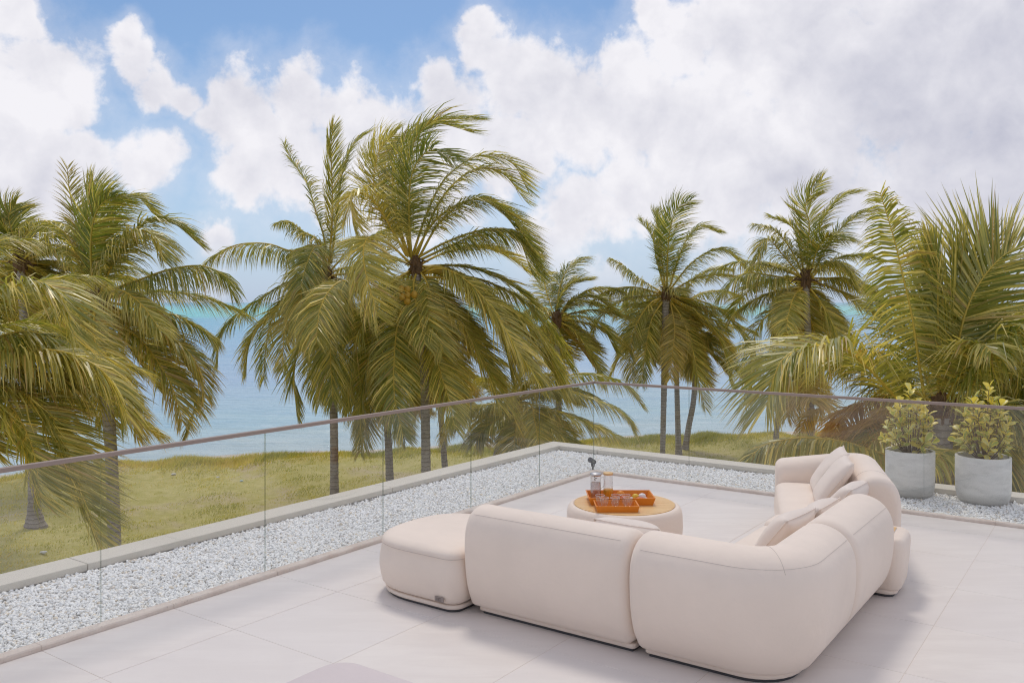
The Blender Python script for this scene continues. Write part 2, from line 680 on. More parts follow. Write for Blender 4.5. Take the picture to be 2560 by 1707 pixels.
def mat_grass():
    m, N = material("grass_blades")
    t = N.node('ShaderNodeAttribute', attribute_name='tint').outputs['Fac']
    c = N.ramp(t, [(0.0, (0.31, 0.33, 0.045)), (0.4, (0.58, 0.53, 0.10)), (0.7, (0.72, 0.60, 0.17)), (1.0, (0.76, 0.63, 0.34))])
    b = N.node('ShaderNodeBsdfPrincipled')
    N.put(b.inputs['Base Color'], c)
    b.inputs['Roughness'].default_value = 0.55
    b.inputs['Specular IOR Level'].default_value = 0.3
    tl = N.node('ShaderNodeBsdfTranslucent')
    N.put(tl.inputs[0], N.mix(1.0, c, (1.4, 1.35, 0.9), 'MULTIPLY'))
    mx = N.node('ShaderNodeMixShader')
    mx.inputs[0].default_value = 0.4
    N.l.new(b.outputs[0], mx.inputs[1])
    N.l.new(tl.outputs[0], mx.inputs[2])
    finish(N, mx.outputs[0])
    return m


def mat_sand():
    m, N = material("pale_sand")
    p = gpos(N)
    n = N.noise(p, 1.2, 6.0, 0.65)
    n2 = N.noise(p, 30.0, 4.0, 0.6)
    c = N.mix(N.smooth(n, 0.3, 0.7), (0.50, 0.44, 0.37), (0.66, 0.60, 0.53))
    finish(N, principled(N, c, 0.9, 0.15, N.bump(n2, 0.4, 0.02)))
    return m


def mat_sea():
    m, N = material("tropical_sea_water")
    p = gpos(N)
    sep = N.node('ShaderNodeSeparateXYZ')
    N.put(sep.inputs[0], p)
    # colour of the water follows its depth, which follows the distance from the beach (log scale)
    dist = N.math('SUBTRACT', sep.outputs[1], N.math('MULTIPLY', sep.outputs[0], 0.25))
    n0 = N.noise(p, 0.012, 4.0, 0.6)
    lg = N.math('LOGARITHM', N.math('MAXIMUM', dist, 10.0), 10.0)
    lg = N.math('ADD', lg, N.math('MULTIPLY_ADD', n0, 0.10, -0.05))
    t = N.lin(lg, 1.45, 3.6)
    lp = lambda d: (math.log10(d) - 1.45) / (3.6 - 1.45)
    c = N.ramp(t, [(lp(30), (0.60, 0.64, 0.63)), (lp(36), (0.50, 0.60, 0.61)), (lp(48), (0.38, 0.56, 0.60)), (lp(75), (0.33, 0.48, 0.62)),
                   (lp(150), (0.21, 0.44, 0.60)), (lp(300), (0.12, 0.44, 0.57)), (lp(360), (0.11, 0.44, 0.55)), (lp(420), (0.10, 0.56, 0.51)),
                   (lp(800), (0.12, 0.60, 0.53)), (lp(2800), (0.06, 0.34, 0.44))])
    mp = N.node('ShaderNodeMapping')
    mp.inputs['Rotation'].default_value = (0, 0, 0.25)
    mp.inputs['Scale'].default_value = (0.35, 1.0, 1.0)
    N.put(mp.inputs['Vector'], p)
    w1 = N.noise(mp.outputs[0], 1.1, 5.0, 0.62, 0.6)
    w2 = N.noise(mp.outputs[0], 0.16, 4.0, 0.6, 0.3)
    hgt = N.math('ADD', w1, N.math('MULTIPLY', w2, 2.0))
    c = N.mix(N.smooth(w2, 0.35, 0.7, 0.0, 0.35), c, N.mix(1.0, c, (0.75, 0.85, 0.97), 'MULTIPLY'))
    mp2 = N.node('ShaderNodeMapping')
    mp2.inputs['Rotation'].default_value = (0, 0, 0.12)
    mp2.inputs['Scale'].default_value = (0.06, 0.45, 1.0)
    N.put(mp2.inputs['Vector'], p)
    w3 = N.noise(mp2.outputs[0], 1.0, 6.0, 0.68, 0.4)
    c = N.mix(N.smooth(w3, 0.35, 0.60, 0.35, 0.0), c, N.mix(1.0, c, (0.55, 0.72, 0.90), 'MULTIPLY'))
    c = N.mix(N.smooth(w1, 0.56, 0.72, 0.0, 0.30), c, (0.75, 0.82, 0.85))
    finish(N, principled(N, c, 0.25, 0.22, N.bump(hgt, 0.9, 0.35)))
    return m


M = dict(
    tile=mat_tile(), kerb=mat_kerb(), coping=mat_coping(), pebble=mat_pebble(),
    grout=mat_plain("tile_grout", (0.66, 0.57, 0.50), 0.9, 0.1),
    fabric=mat_fabric("cream_upholstery", (0.85, 0.72, 0.615)),
    cushion=mat_fabric("cushion_fabric", (0.82, 0.71, 0.625)),
    seam=mat_plain("seam_thread", (0.62, 0.53, 0.47), 0.9, 0.1),
    label=mat_plain("grey_brown_label", (0.33, 0.27, 0.24), 0.6, 0.3),
    labelmark=mat_plain("label_mark", (0.20, 0.16, 0.14), 0.6, 0.3),
    otto=mat_fabric("ottoman_fabric", (0.66, 0.575, 0.565)),
    teak=mat_wood("pale_teak", (0.62, 0.37, 0.15), (0.78, 0.51, 0.23), (0.85, 0.60, 0.30)),
    tray=mat_wood("orange_tray_leather", (0.64, 0.19, 0.014), (0.76, 0.245, 0.02), (0.82, 0.29, 0.035), 1.5),
    concrete=mat_concrete(), soil=mat_plain("potting_soil", (0.10, 0.075, 0.055), 0.95, 0.1, 0.3, 30, 0.6),
    pane=mat_glass_pane(), edge=mat_thin_glass("glass_edge", (0.62, 0.66, 0.63)),
    rail=mat_plain("bronze_handrail", (0.33, 0.25, 0.21), 0.55, 0.35, 0.04, 3.0),
    dark=mat_plain("dark_metal", (0.06, 0.058, 0.062), 0.45, 0.5),
    steel=mat_plain("brushed_steel", (0.55, 0.54, 0.54), 0.35, 0.5, metallic=0.8),
    cglass=mat_thin_glass("carafe_glass", (0.94, 0.93, 0.93)), tglass=mat_thin_glass("tumbler_glass", (0.95, 0.94, 0.94), rough=0.08),
    juice=mat_plain("orange_juice", (0.80, 0.38, 0.03), 0.3, 0.5), water=mat_thin_glass("drinking_water", (0.84, 0.80, 0.79), 1.33),
    plate=mat_plain("white_china", (0.80, 0.79, 0.78), 0.25, 0.5), lemon=mat_plain("yellow_fruit", (0.75, 0.52, 0.06), 0.45, 0.4),
    melon=mat_plain("coral_fruit", (0.75, 0.16, 0.07), 0.4, 0.4), orange=mat_plain("orange_fruit", (0.72, 0.25, 0.02), 0.45, 0.4),
    leaf=mat_leaf("palm_leaflet", (0.172, 0.215, 0.026), (0.92, 0.75, 0.22), (0.56, 0.35, 0.14)),
    rachis=mat_rachis(), trunk=mat_trunk(), fibre=mat_plain("palm_fibre", (0.17, 0.105, 0.06), 0.95, 0.1, 0.4, 12, 0.8, 50),
    coconut=mat_plain("coconut_husk", (0.46, 0.27, 0.03), 0.5, 0.4, 0.25, 9),
    lawn=mat_lawn(), grass=mat_grass(), sand=mat_sand(), sea=mat_sea(),
    leafg=mat_shrub("clusia_leaf_green", (0.44, 0.48, 0.09)), leafy=mat_shrub("clusia_leaf_yellow", (0.90, 0.72, 0.11)),
    leafp=mat_shrub("clusia_leaf_pale", (0.72, 0.66, 0.24)), twig=mat_plain("clusia_twig", (0.22, 0.16, 0.09), 0.9, 0.1),
    wall=mat_plain("rendered_wall", (0.62, 0.59, 0.54), 0.85, 0.2, 0.04, 2),
    litter=mat_plain("bleached_litter", (0.72, 0.72, 0.72), 0.6, 0.3, 0.1), blue=mat_plain("blue_plastic", (0.45, 0.62, 0.72), 0.5, 0.4),
)

# ------------------------------------------------------------------ sea, beach, lawn
EDGE_X = [-60, -30, -15.9, -13.5, -7.6, -2, 7, 14, 21, 40, 80]
EDGE_Y = [18, 23, 27, 30, 31.7, 33, 36.0, 36.9, 37.3, 38, 38]


def edge_y(x):
    return np.interp(x, EDGE_X, EDGE_Y)


def lump(x, y):
    return 0.07 * np.sin(x * 0.9 + 1.3) * np.sin(y * 0.7) + 0.05 * np.sin(x * 2.3 + y * 1.1) + 0.03 * np.sin(x * 4.1 - y * 3.3)


def lawn_z(x, y):
    e = edge_y(x)
    d = e - y
    ridge = 0.20 * np.exp(-((d - 1.2) / 1.3) ** 2) * (0.7 + 0.5 * np.sin(x * 1.1) * np.sin(x * 0.37 + 1))
    return GZ + lump(x, y) + ridge


S = 26000.0
sea = mesh("sea", [(-S, 20, -4.15), (S, 20, -4.15), (S, S, -4.15), (-S, S, -4.15)], [(0, 1, 2, 3)], M['sea'])
tag(sea, kind='structure')

gx = np.linspace(-60, 80, 281)
gt = np.linspace(0, 1, 70)
V = []
for t in gt:
    y = -2 + (edge_y(gx) + 0.25 * np.sin(gx * 1.7) + 0.15 * np.sin(gx * 4.3) + 2) * t
    z = lawn_z(gx, y)
    V.append(np.stack([gx, y, z], 1))
last = V[-1].copy()
last[:, 1] += 0.35
last[:, 2] = -3.85
V.append(last)
V = np.concatenate(V)
nx, nt = len(gx), len(gt) + 1
fc = [(j * nx + i, j * nx + i + 1, (j + 1) * nx + i + 1, (j + 1) * nx + i) for j in range(nt - 1) for i in range(nx - 1)]
lawn = mesh("lawn", V, fc, M['lawn'], smooth=True)
tag(lawn, kind='structure')

V = []
for k, (dd, z) in enumerate([(-1.5, -3.80), (0.2, -3.80), (1.5, -3.90), (4.0, -4.08), (7, -4.32), (14, -4.9)]):
    y = edge_y(gx) + dd + 0.3 * np.sin(gx * 0.8 + k)
    V.append(np.stack([gx, y, np.full_like(gx, z)], 1))
V = np.concatenate(V)
fc = [(j * nx + i, j * nx + i + 1, (j + 1) * nx + i + 1, (j + 1) * nx + i) for j in range(5) for i in range(nx - 1)]
beach = mesh("beach", V, fc, M['sand'], smooth=True)
tag(beach, kind='structure')


def build_grass(name, n, area, hmin, hmax, seed, edge_only=False):
    r = np.random.default_rng(seed)
    x = r.uniform(area[0], area[1], n)
    if edge_only:
        y = edge_y(x) - np.abs(r.normal(0.5, 0.7, n)) + 0.35
    else:
        y = r.uniform(area[2], area[3], n)
        keep = y < edge_y(x) + 0.2
        x, y = x[keep], y[keep]
    # thin patches
    pat = np.sin(x * 0.55 + 1.0) * np.sin(y * 0.6 + 2.0) + 0.6 * np.sin(x * 1.7 + y * 0.9) + 0.5 * np.sin(x * 3.1 - y * 2.6) + r.normal(0, 0.55, len(x))
    keep = pat > (-1.6 if edge_only else -0.95)
    x, y, pat = x[keep], y[keep], pat[keep]
    m = len(x)
    z = lawn_z(x, y) - 0.02
    h = r.uniform(hmin, hmax, m) * (0.75 + 0.25 * np.clip(pat, -1, 1.5))
    ang = r.uniform(0, 2 * np.pi, m)
    w = r.uniform(0.008, 0.018, m)
    lean = r.uniform(0.2, 0.9, m) * h
    la = r.normal(0.0, 1.0, m)
    B = np.stack([x, y, z], 1)
    side = np.stack([np.cos(ang), np.sin(ang), 0 * x], 1) * w[:, None]
    tip = B + np.stack([lean * np.cos(la), lean * np.sin(la), h], 1)
    V = np.stack([B - side, B + side, tip], 1).reshape(-1, 3)
    tint = np.clip(0.33 + 0.22 * np.sin(x * 0.5 + 0.7) * np.sin(y * 0.45) - 0.20 * pat + r.normal(0, 0.17, m) + np.where(x < -9, 0.15, 0), 0, 1)
    T = np.repeat(tint, 3)
    o = np_mesh(name, V, np.arange(m * 3), np.arange(m) * 3, np.full(m, 3), [M['grass']], attrs={'tint': ('FLOAT', T)})
    tag(o, "short yellow green grass covering the lawn between terrace and beach" if not edge_only else
        "taller grass fringe along the seaward edge of the lawn", "grass", kind='stuff')
    return o


build_grass("grass", 330000, (-19, 22, 11, 37.5), 0.035, 0.10, 3)
build_grass("grass_fringe", 90000, (-19, 27, 0, 0), 0.10, 0.26, 4, True)

for sx_, sy_, r_, mt, lab in [(434, 1183, 0.10, 'litter', "white rag lying on the grass near the water's edge"),
                              (604, 1194, 0.07, 'blue', "pale blue plastic scrap on the grass by the lawn edge"),
                              (110, 1368, 0.09, 'litter', "white crumpled bag beside the flared palm foot"),
                              (545, 1193, 0.07, 'litter', "small white shell lump left of the blue scrap")]:
    Y = F * (H - GZ - 0.06) / (sy_ - YH)
    bm = bmesh.new()
    bmesh.ops.create_icosphere(bm, subdivisions=2, radius=r_ * 0.6)
    for v in bm.verts:
        v.co *= 0.75 + 0.5 * random.random()
        v.co.z *= 0.55
        v.co.x *= 1.5
    o = bobj("litter", bm, M[mt])
    px_ = (sx_ - CX) / F * Y
    o.location = (px_, Y, float(lawn_z(np.array(px_), np.array(Y))) + 0.05)
    tag(o, lab, "litter", "bits of litter on the lawn")

# ------------------------------------------------------------------ terrace: floor, kerb, gravel, parapet
UE, VE = -11.0, 8.5                         # extent of the terrace towards and beyond the camera
floor = bpy.data.objects.new("terrace_floor", None)
floor.rotation_euler = (0, 0, -A)
floor.location = P(0, 0, 0)
link(floor)
tag(floor, kind='structure')
bobj("grout_bed", box(0.03, VE, UE, 0.05, -0.25, -0.0014), M['grout'], floor)
us = [0.045, -0.405, -1.275, -2.145, -3.015, -3.885, -4.755, -5.625, -6.495, -7.365, -8.235, -9.105, -9.975, -10.845]
vs = [0.06, 0.70] + [0.70 + 0.892 * k for k in range(1, 9)]
GAP = 0.0028
cache = {}
for i in range(len(us) - 1):
    for j in range(len(vs) - 1):
        u1, u0, v0, v1 = us[i], us[i + 1], vs[j], vs[j + 1]
        key = (round(u1 - u0, 3), round(v1 - v0, 3))
        if key not in cache:
            hx, hy = (v1 - v0) / 2 - GAP / 2, (u1 - u0) / 2 - GAP / 2
            b = 0.0010
            vv = [(-hx, -hy, -0.012), (hx, -hy, -0.012), (hx, hy, -0.012), (-hx, hy, -0.012),
                  (-hx, -hy, -b), (hx, -hy, -b), (hx, hy, -b), (-hx, hy, -b),
                  (-hx + b, -hy + b, 0), (hx - b, -hy + b, 0), (hx - b, hy - b, 0), (-hx + b, hy - b, 0)]
            ff = [(8, 9, 10, 11)] + [(a, (a + 1) % 4, 4 + (a + 1) % 4, 4 + a) for a in range(4)] + \
                 [(4 + a, 4 + (a + 1) % 4, 8 + (a + 1) % 4, 8 + a) for a in range(4)]
            me = bpy.data.meshes.new("tile")
            me.from_pydata(vv, [], ff)
            me.materials.append(M['tile'])
            cache[key] = me
        o = bpy.data.objects.new("tile", cache[key])
        o.location = ((v0 + v1) / 2, (u0 + u1) / 2, random.uniform(-0.0004, 0.0004))
        link(o, floor)

kerb = bpy.data.objects.new("kerb", None)
kerb.rotation_euler = (0, 0, -A)
kerb.location = P(0, 0, 0)
link(kerb)
tag(kerb, kind='structure')


def rough_bar(x0, x1, y0, y1, z0, z1, n, seed):
    """kerb stone with a slightly chipped inner edge, cut along the longer side"""
    r = random.Random(seed)
    along_y = (y1 - y0) > (x1 - x0)
    V, Fc = [], []
    for k in range(n + 1):
        t = k / n
        j1, j2 = r.uniform(-0.003, 0.003), r.uniform(-0.004, 0.001)
        if along_y:
            y = y0 + (y1 - y0) * t
            V += [(x0, y, z0), (x1 + j1, y, z0), (x1 + j1 * 0.6, y, z1 - 0.008), (x1 - 0.006 + j2, y, z1), (x0, y, z1)]
        else:
            x = x0 + (x1 - x0) * t
            V += [(x, y1, z0), (x, y0 + j1, z0), (x, y0 + j1 * 0.6, z1 - 0.008), (x, y0 + 0.006 - j2, z1), (x, y1, z1)]
    for k in range(n):
        for a in range(5):
            b = (a + 1) % 5
            Fc.append((k * 5 + a, k * 5 + b, (k + 1) * 5 + b, (k + 1) * 5 + a))
    Fc += [(0, 1, 2, 3, 4), tuple(n * 5 + a for a in range(5))]
    return V, Fc


for i in range(len(us) - 1):
    V, Fc = rough_bar(-0.022, 0.058, us[i + 1] + 0.001, us[i] - 0.001, -0.02, 0.030, 14, i)
    mesh("kerb_stone", V, Fc, M['kerb'], kerb)
for j in range(len(vs) - 1):
    x0 = -0.022 if j == 0 else vs[j]
    V, Fc = rough_bar(x0 + 0.001, vs[j + 1] - 0.001, 0.048, 0.108, -0.02, 0.030, 14, 100 + j)
    mesh("kerb_stone", V, Fc, M['kerb'], kerb)

# parapet round the gravel bed: wall with coping lengths
VI, VO, UI, UO = -1.17, -1.45, 1.14, 1.42
CT = 0.068
par = thing("parapet", "low rendered parapet with beige coping enclosing the white gravel bed", "wall", P(0, 0, 0), -A)
prof = [(VI - 0.03, UE), (VI - 0.03, UI + 0.03), (VE, UI + 0.03), (VE, UO - 0.02), (VO + 0.02, UO - 0.02), (VO + 0.02, UE)]
V = [(x, y, GZ - 0.3) for x, y in prof] + [(x, y, CT - 0.06) for x, y in prof]
Fc = [(k, (k + 1) % 6, 6 + (k + 1) % 6, 6 + k) for k in range(6)] + [(6, 7, 10, 11), (7, 8, 9, 10)]
mesh("wall_body", V, Fc, M['wall'], par)
for a, b in [(UE, -8.6), (-8.594, -5.55), (-5.544, -2.2), (-2.194, UI - 0.002)]:
    bobj("coping", box(VO, VI, a, b, CT - 0.055, CT, 0.006), M['coping'], par)
bobj("coping", box(VO, VI + 0.6, UI, UO, CT - 0.0555, CT + 0.0006, 0.006), M['coping'], par)
for a, b in [(VI + 0.606, 2.6), (2.606, 5.6), (5.606, VE)]:
    bobj("coping", box(a, b, UI, UO, CT - 0.055, CT, 0.006), M['coping'], par)
bed = mesh("gravel_bed", [P(UE, VI - 0.03, -0.02), P(UE, -0.022, -0.02), P(0.108, -0.022, -0.02), P(UI + 0.03, VI - 0.03, -0.02), P(0.108, VE, -0.02), P(UI + 0.03, VE, -0.02)],
           [(0, 1, 2, 3), (3, 2, 4, 5)], mat_plain("gravel_bed_base", (0.92, 0.915, 0.90), 0.95, 0.1, 0.3, 40))
tag(bed, kind='structure')
slab = bobj("terrace_slab", box(-1.35, VE, UE, 1.3, -0.9, -0.27), M['wall'])
slab.rotation_euler = (0, 0, -A)
slab.location = P(0, 0, 0)
tag(slab, kind='structure')


def build_gravel(n_left, n_right):
    r = np.random.default_rng(11)
    bm = bmesh.new()
    bmesh.ops.create_icosphere(bm, subdivisions=1, radius=1.0)
    bv = np.array([v.co[:] for v in bm.verts])
    bf = np.array([[v.index for v in f.verts] for f in bm.faces])
    bm.free()
    # denser near the camera end where single chips show
    uL = np.concatenate([r.uniform(-7.4, 1.12, n_left), r.uniform(-7.4, -3.5, n_left // 4)])
    vL = r.uniform(VI + 0.0, -0.035, len(uL))
    uR = r.uniform(0.12, UI - 0.005, n_right)
    vR = r.uniform(-0.03, 5.6, n_right)
    u = np.concatenate([uL, uR])
    v = np.concatenate([vL, vR])
    k = (u > 0.12) | (v < -0.035)
    u, v = u[k], v[k]
    n = len(u)
    s = r.uniform(0.0078, 0.0142, n) * np.where(r.uniform(size=n) < 0.06, 1.5, 1.0)
    z = r.uniform(-0.006, 0.014, n) + 0.005 * np.sin(u * 3.1) * np.sin(v * 5.0)
    sc = np.stack([s * r.uniform(0.9, 1.6, n), s * r.uniform(0.7, 1.1, n), s * r.uniform(0.45, 0.75, n)], 1)
    shp = bv[None] * r.uniform(0.72, 1.22, (n, len(bv), 1)) * sc[:, None, :]
    q = r.normal(size=(n, 4))
    q[:, 1:3] *= 0.28
    q /= np.linalg.norm(q, axis=1, keepdims=True)
    w, x, y, zz = q.T
    R = np.stack([np.stack([1 - 2 * (y * y + zz * zz), 2 * (x * y - w * zz), 2 * (x * zz + w * y)], 1),
                  np.stack([2 * (x * y + w * zz), 1 - 2 * (x * x + zz * zz), 2 * (y * zz - w * x)], 1),
                  np.stack([2 * (x * zz - w * y), 2 * (y * zz + w * x), 1 - 2 * (x * x + y * y)], 1)], 1)
    pts = np.einsum('nij,nkj->nki', R, shp)
    ctr = np.stack([CRX + u * SA + v * CA, CRY + u * CA - v * SA, z], 1)
    V = (pts + ctr[:, None]).reshape(-1, 3)
    Fi = (bf[None] + (np.arange(n) * len(bv))[:, None, None]).reshape(-1)
    tint = np.repeat(r.uniform(0, 1, n), len(bv))
    nf = n * len(bf)
    o = np_mesh("gravel", V, Fi, np.arange(nf) * 3, np.full(nf, 3), [M['pebble']], smooth=True, attrs={'tint': ('FLOAT', tint)})
    tag(o, "white marble gravel filling the bed behind the glass balustrade", "gravel", kind='stuff')


build_gravel(36000, 19000)

# ------------------------------------------------------------------ glass balustrade
bal = thing("glass_balustrade", "frameless glass balustrade with thin bronze handrail round two sides of the terrace", "balustrade", P(0, 0, 0), -A)
GV, GU, RH = -0.032, 0.122, 1.075
ju = [-10.9, -9.89, -8.62, -7.35, -6.085, -4.80, -3.53, -2.288, -1.065, GU + 0.008]
jv = [GV - 0.008, 1.21, 2.45, 3.65, 4.87, 6.09, 7.31, 8.5]


def pane(x0, x1, y0, y1, z0, z1):
    o = bobj("glass_panel", box(x0, x1, y0, y1, z0, z1), M['pane'], bal)
    o.data.materials.append(M['edge'])
    thin_x = (x1 - x0) < (y1 - y0)
    for p in o.data.polygons:
        big = abs(p.normal.x) if thin_x else abs(p.normal.y)
        if big < 0.5:
            p.material_index = 1
    return o


for a, b in zip(ju[:-1], ju[1:]):
    pane(GV - 0.005, GV + 0.005, a + 0.0025, b - 0.0025, -0.015, RH)
for a, b in zip(jv[:-1], jv[1:]):
    pane(a + 0.0025, b - 0.0025, GU - 0.005, GU + 0.005, -0.015, RH)
bobj("handrail", box(GV - 0.020, GV + 0.020, UE, GU + 0.020, RH - 0.008, RH + 0.020, 0.004), M['rail'], bal)
bobj("handrail", box(GV + 0.0205, VE, GU - 0.020, GU + 0.020, RH - 0.008, RH + 0.020, 0.004), M['rail'], bal)

# ------------------------------------------------------------------ modular sofa
BACK = [(-0.005, 0.055), (0.035, 0.095), (0.070, 0.175), (0.092, 0.28), (0.102, 0.40), (0.101, 0.515), (0.083, 0.60), (0.040, 0.668),
        (-0.03, 0.703), (-0.115, 0.703), (-0.19, 0.66), (-0.235, 0.575), (-0.245, 0.46), (-0.245, 0.30), (-0.245, 0.12), (-0.215, 0.06)]
BULGE = [(o * 1.36 if o > 0.02 else o, z * (1.015 if z > 0.5 else 1.0)) for o, z in BACK]


def closed_smooth(p, m):
    p = np.asarray(p, float)
    q = np.vstack([p, p[:1]])
    pp = np.vstack([p[-1:], q, p[1:2]])
    seg = np.r_[0, np.cumsum(np.linalg.norm(np.diff(q, axis=0), axis=1))]
    out = []
    for x in np.linspace(0, seg[-1], m, endpoint=False):
        i = min(np.searchsorted(seg, x, side='right') - 1, len(p) - 1)
        t = (x - seg[i]) / (seg[i + 1] - seg[i])
        a, b, c, d = pp[i], pp[i + 1], pp[i + 2], pp[i + 3]
        out.append(0.5 * (2 * b + (c - a) * t + (2 * a - 5 * b + 4 * c - d) * t * t + (3 * b - a - 3 * c + d) * t ** 3))
    return np.array(out)


def arc_path(pts, rc, step=0.06):
    """polyline with its inner corner replaced by an arc"""
    if len(pts) == 2:
        a, b = np.array(pts[0], float), np.array(pts[1], float)
        n = max(2, int(np.linalg.norm(b - a) / step) + 1)
        return [a + (b - a) * t for t in np.linspace(0, 1, n)]
    a, c, b = [np.array(p, float) for p in pts]
    d1 = (c - a) / np.linalg.norm(c - a)
    d2 = (b - c) / np.linalg.norm(b - c)
    s, e = c - d1 * rc, c + d2 * rc
    o = s + d2 * rc
    out = [a + (s - a) * t for t in np.linspace(0, 1, max(2, int(np.linalg.norm(s - a) / step)))]
    for k in range(1, 14):
        t = k / 13 * math.pi / 2
        out.append(o - d2 * rc * math.cos(t) + d1 * rc * math.sin(t))
    out += [e + (b - e) * t for t in np.linspace(0, 1, max(2, int(np.linalg.norm(b - e) / step)))][1:]
    return out


def sweep_back(name, pts, rc, mat, parent, re=0.07, hs=None, prof=BACK):
    base = closed_smooth(prof, 64)
    nrm = np.roll(base, -1, 0) - np.roll(base, 1, 0)
    nrm = np.stack([nrm[:, 1], -nrm[:, 0]], 1)
    nrm /= np.linalg.norm(nrm, axis=1, keepdims=True)
    if np.sum((base - base.mean(0)) * nrm) < 0:
        nrm = -nrm
    path = np.array(arc_path(pts, rc))
    seg = np.r_[0, np.cumsum(np.linalg.norm(np.diff(path, axis=0), axis=1))]
    L = seg[-1]
    T = np.gradient(path, axis=0)
    T /= np.linalg.norm(T, axis=1, keepdims=True)
    stat = [(re * (1 - math.cos(th)), re * (1 - math.sin(th))) for th in np.linspace(0, math.pi / 2, 8)]
    stations = [(s, i) for s, i in stat] + [(s, 0.0) for s in seg if re < s < L - re] + [(L - s, i) for s, i in reversed(stat)]
    V, Fc = [], []
    m = len(base)
    for s, ins in stations:
        x = np.interp(s, seg, path[:, 0])
        y = np.interp(s, seg, path[:, 1])
        tx, ty = np.interp(s, seg, T[:, 0]), np.interp(s, seg, T[:, 1])
        l = math.hypot(tx, ty)
        tx, ty = tx / l, ty / l
        pr = base - nrm * ins
        k = 1.0 if hs is None else hs(s / L)
        for o, z in pr:
            zz = z if k == 1.0 else 0.055 + (z - 0.055) * k
            V.append((x + ty * o, y - tx * o, zz))
    ns = len(stations)
    for i in range(ns - 1):
        for a in range(m):
            b = (a + 1) % m
            Fc.append((i * m + a, i * m + b, (i + 1) * m + b, (i + 1) * m + a))
    for i, rev in ((0, False), (ns - 1, True)):
        c = len(V)
        ring = np.array(V[i * m:(i + 1) * m])
        s = stations[i][0]
        tdir = T[0] if i == 0 else T[-1]
        cen = ring.mean(0) + np.array([tdir[0], tdir[1], 0]) * (-0.006 if i == 0 else 0.006)
        V.append(tuple(cen))
        for a in range(m):
            b = (a + 1) % m
            Fc.append((c, i * m + b, i * m + a) if not rev else (c, i * m + a, i * m + b))
    o = mesh(name, V, Fc, mat, parent, smooth=True)
    # seam lines lying on the upholstery
    def seam(off_idx, s0=0.0, s1=L):
        pts_ = []
        for s in np.linspace(max(s0, re), min(s1, L - re), 50):
            x = np.interp(s, seg, path[:, 0])
            y = np.interp(s, seg, path[:, 1])
            tx, ty = np.interp(s, seg, T[:, 0]), np.interp(s, seg, T[:, 1])
            l = math.hypot(tx, ty)
            tx, ty = tx / l, ty / l
            oo, z = base[off_idx]
            k = 1.0 if hs is None else hs(s / L)
            z = 0.055 + (z - 0.055) * k
            pts_.append((x + ty * oo, y - tx * oo, z))
        v_, f_ = tube(pts_, 0.0015, 5)
        mesh("seam", v_, f_, M['seam'], parent, True)

    def hoop(s):
        x = np.interp(s, seg, path[:, 0])
        y = np.interp(s, seg, path[:, 1])
        tx, ty = np.interp(s, seg, T[:, 0]), np.interp(s, seg, T[:, 1])
        l = math.hypot(tx, ty)
        tx, ty = tx / l, ty / l
        k = 1.0 if hs is None else hs(s / L)
        sel = [q for q in range(m) if base[q][1] > 0.60]
        pts_ = [(x + ty * base[q][0], y - tx * base[q][0], 0.055 + (base[q][1] - 0.055) * k) for q in sel]
        v_, f_ = tube(pts_, 0.0015, 5)
        mesh("seam", v_, f_, M['seam'], parent, True)
    iseam = int(np.argmin(np.abs(base[:, 1] - 0.655) + 10 * (base[:, 0] < 0)))
    seam(iseam)
    return o, hoop, L


def poly_body(name, poly, rings, mat, parent, smooth=True):
    """loft of one outline through (inset, z) rings, capped"""
    p = np.asarray(poly, float)
    if np.sum(p[:, 0] * np.roll(p[:, 1], -1) - np.roll(p[:, 0], -1) * p[:, 1]) < 0:
        p = p[::-1]
    d = np.roll(p, -1, 0) - np.roll(p, 1, 0)
    n = np.stack([d[:, 1], -d[:, 0]], 1)
    n /= np.linalg.norm(n, axis=1, keepdims=True)
    m = len(p)
    V, Fc = [], []
    cen = p.mean(0)
    for ins, z in rings:
        if isinstance(ins, tuple):                      # (inset, share towards the centre): the crown of a cushion
            ring = (p - n * ins[0]) * (1 - ins[1]) + cen * ins[1]
        else:
            ring = p - n * ins
        for q in ring:
            V.append((q[0], q[1], z))
    for i in range(len(rings) - 1):
        for a in range(m):
            b = (a + 1) % m
            Fc.append((i * m + a, i * m + b, (i + 1) * m + b, (i + 1) * m + a))
    Fc.append(tuple(range(m - 1, -1, -1)))
    Fc.append(tuple((len(rings) - 1) * m + a for a in range(m)))
    return mesh(name, V, Fc, mat, parent, smooth)


def round_poly(pts, r, n=8):
    """polygon (ccw) with rounded corners; r one radius or one per corner"""
    out = []
    m = len(pts)
    for i in range(m):
        p0, p1, p2 = [np.array(pts[(i + k - 1) % m], float) for k in range(3)]
        rr = r[i] if isinstance(r, (list, tuple)) else r
        d1 = (p0 - p1) / np.linalg.norm(p0 - p1)
        d2 = (p2 - p1) / np.linalg.norm(p2 - p1)
        ang = math.acos(max(-1, min(1, float(np.dot(d1, d2)))))
        t = rr / math.tan(ang / 2)
        a, b = p1 + d1 * t, p1 + d2 * t
        for k in range(n + 1):
            s = k / n
            # conic blend close to a circular arc
            w = math.sin(ang / 2)
            c0, c1, c2 = (1 - s) ** 2, 2 * s * (1 - s) * w, s * s
            out.append((a * c0 + p1 * c1 + b * c2) / (c0 + c1 + c2))
    # fill straight runs so that the shading stays smooth
    res = []
    for i in range(len(out)):
        a, b = out[i], out[(i + 1) % len(out)]
        L = np.linalg.norm(b - a)
        k = max(1, int(L / 0.08))
        for j in range(k):
            res.append(a + (b - a) * j / k)
    return res


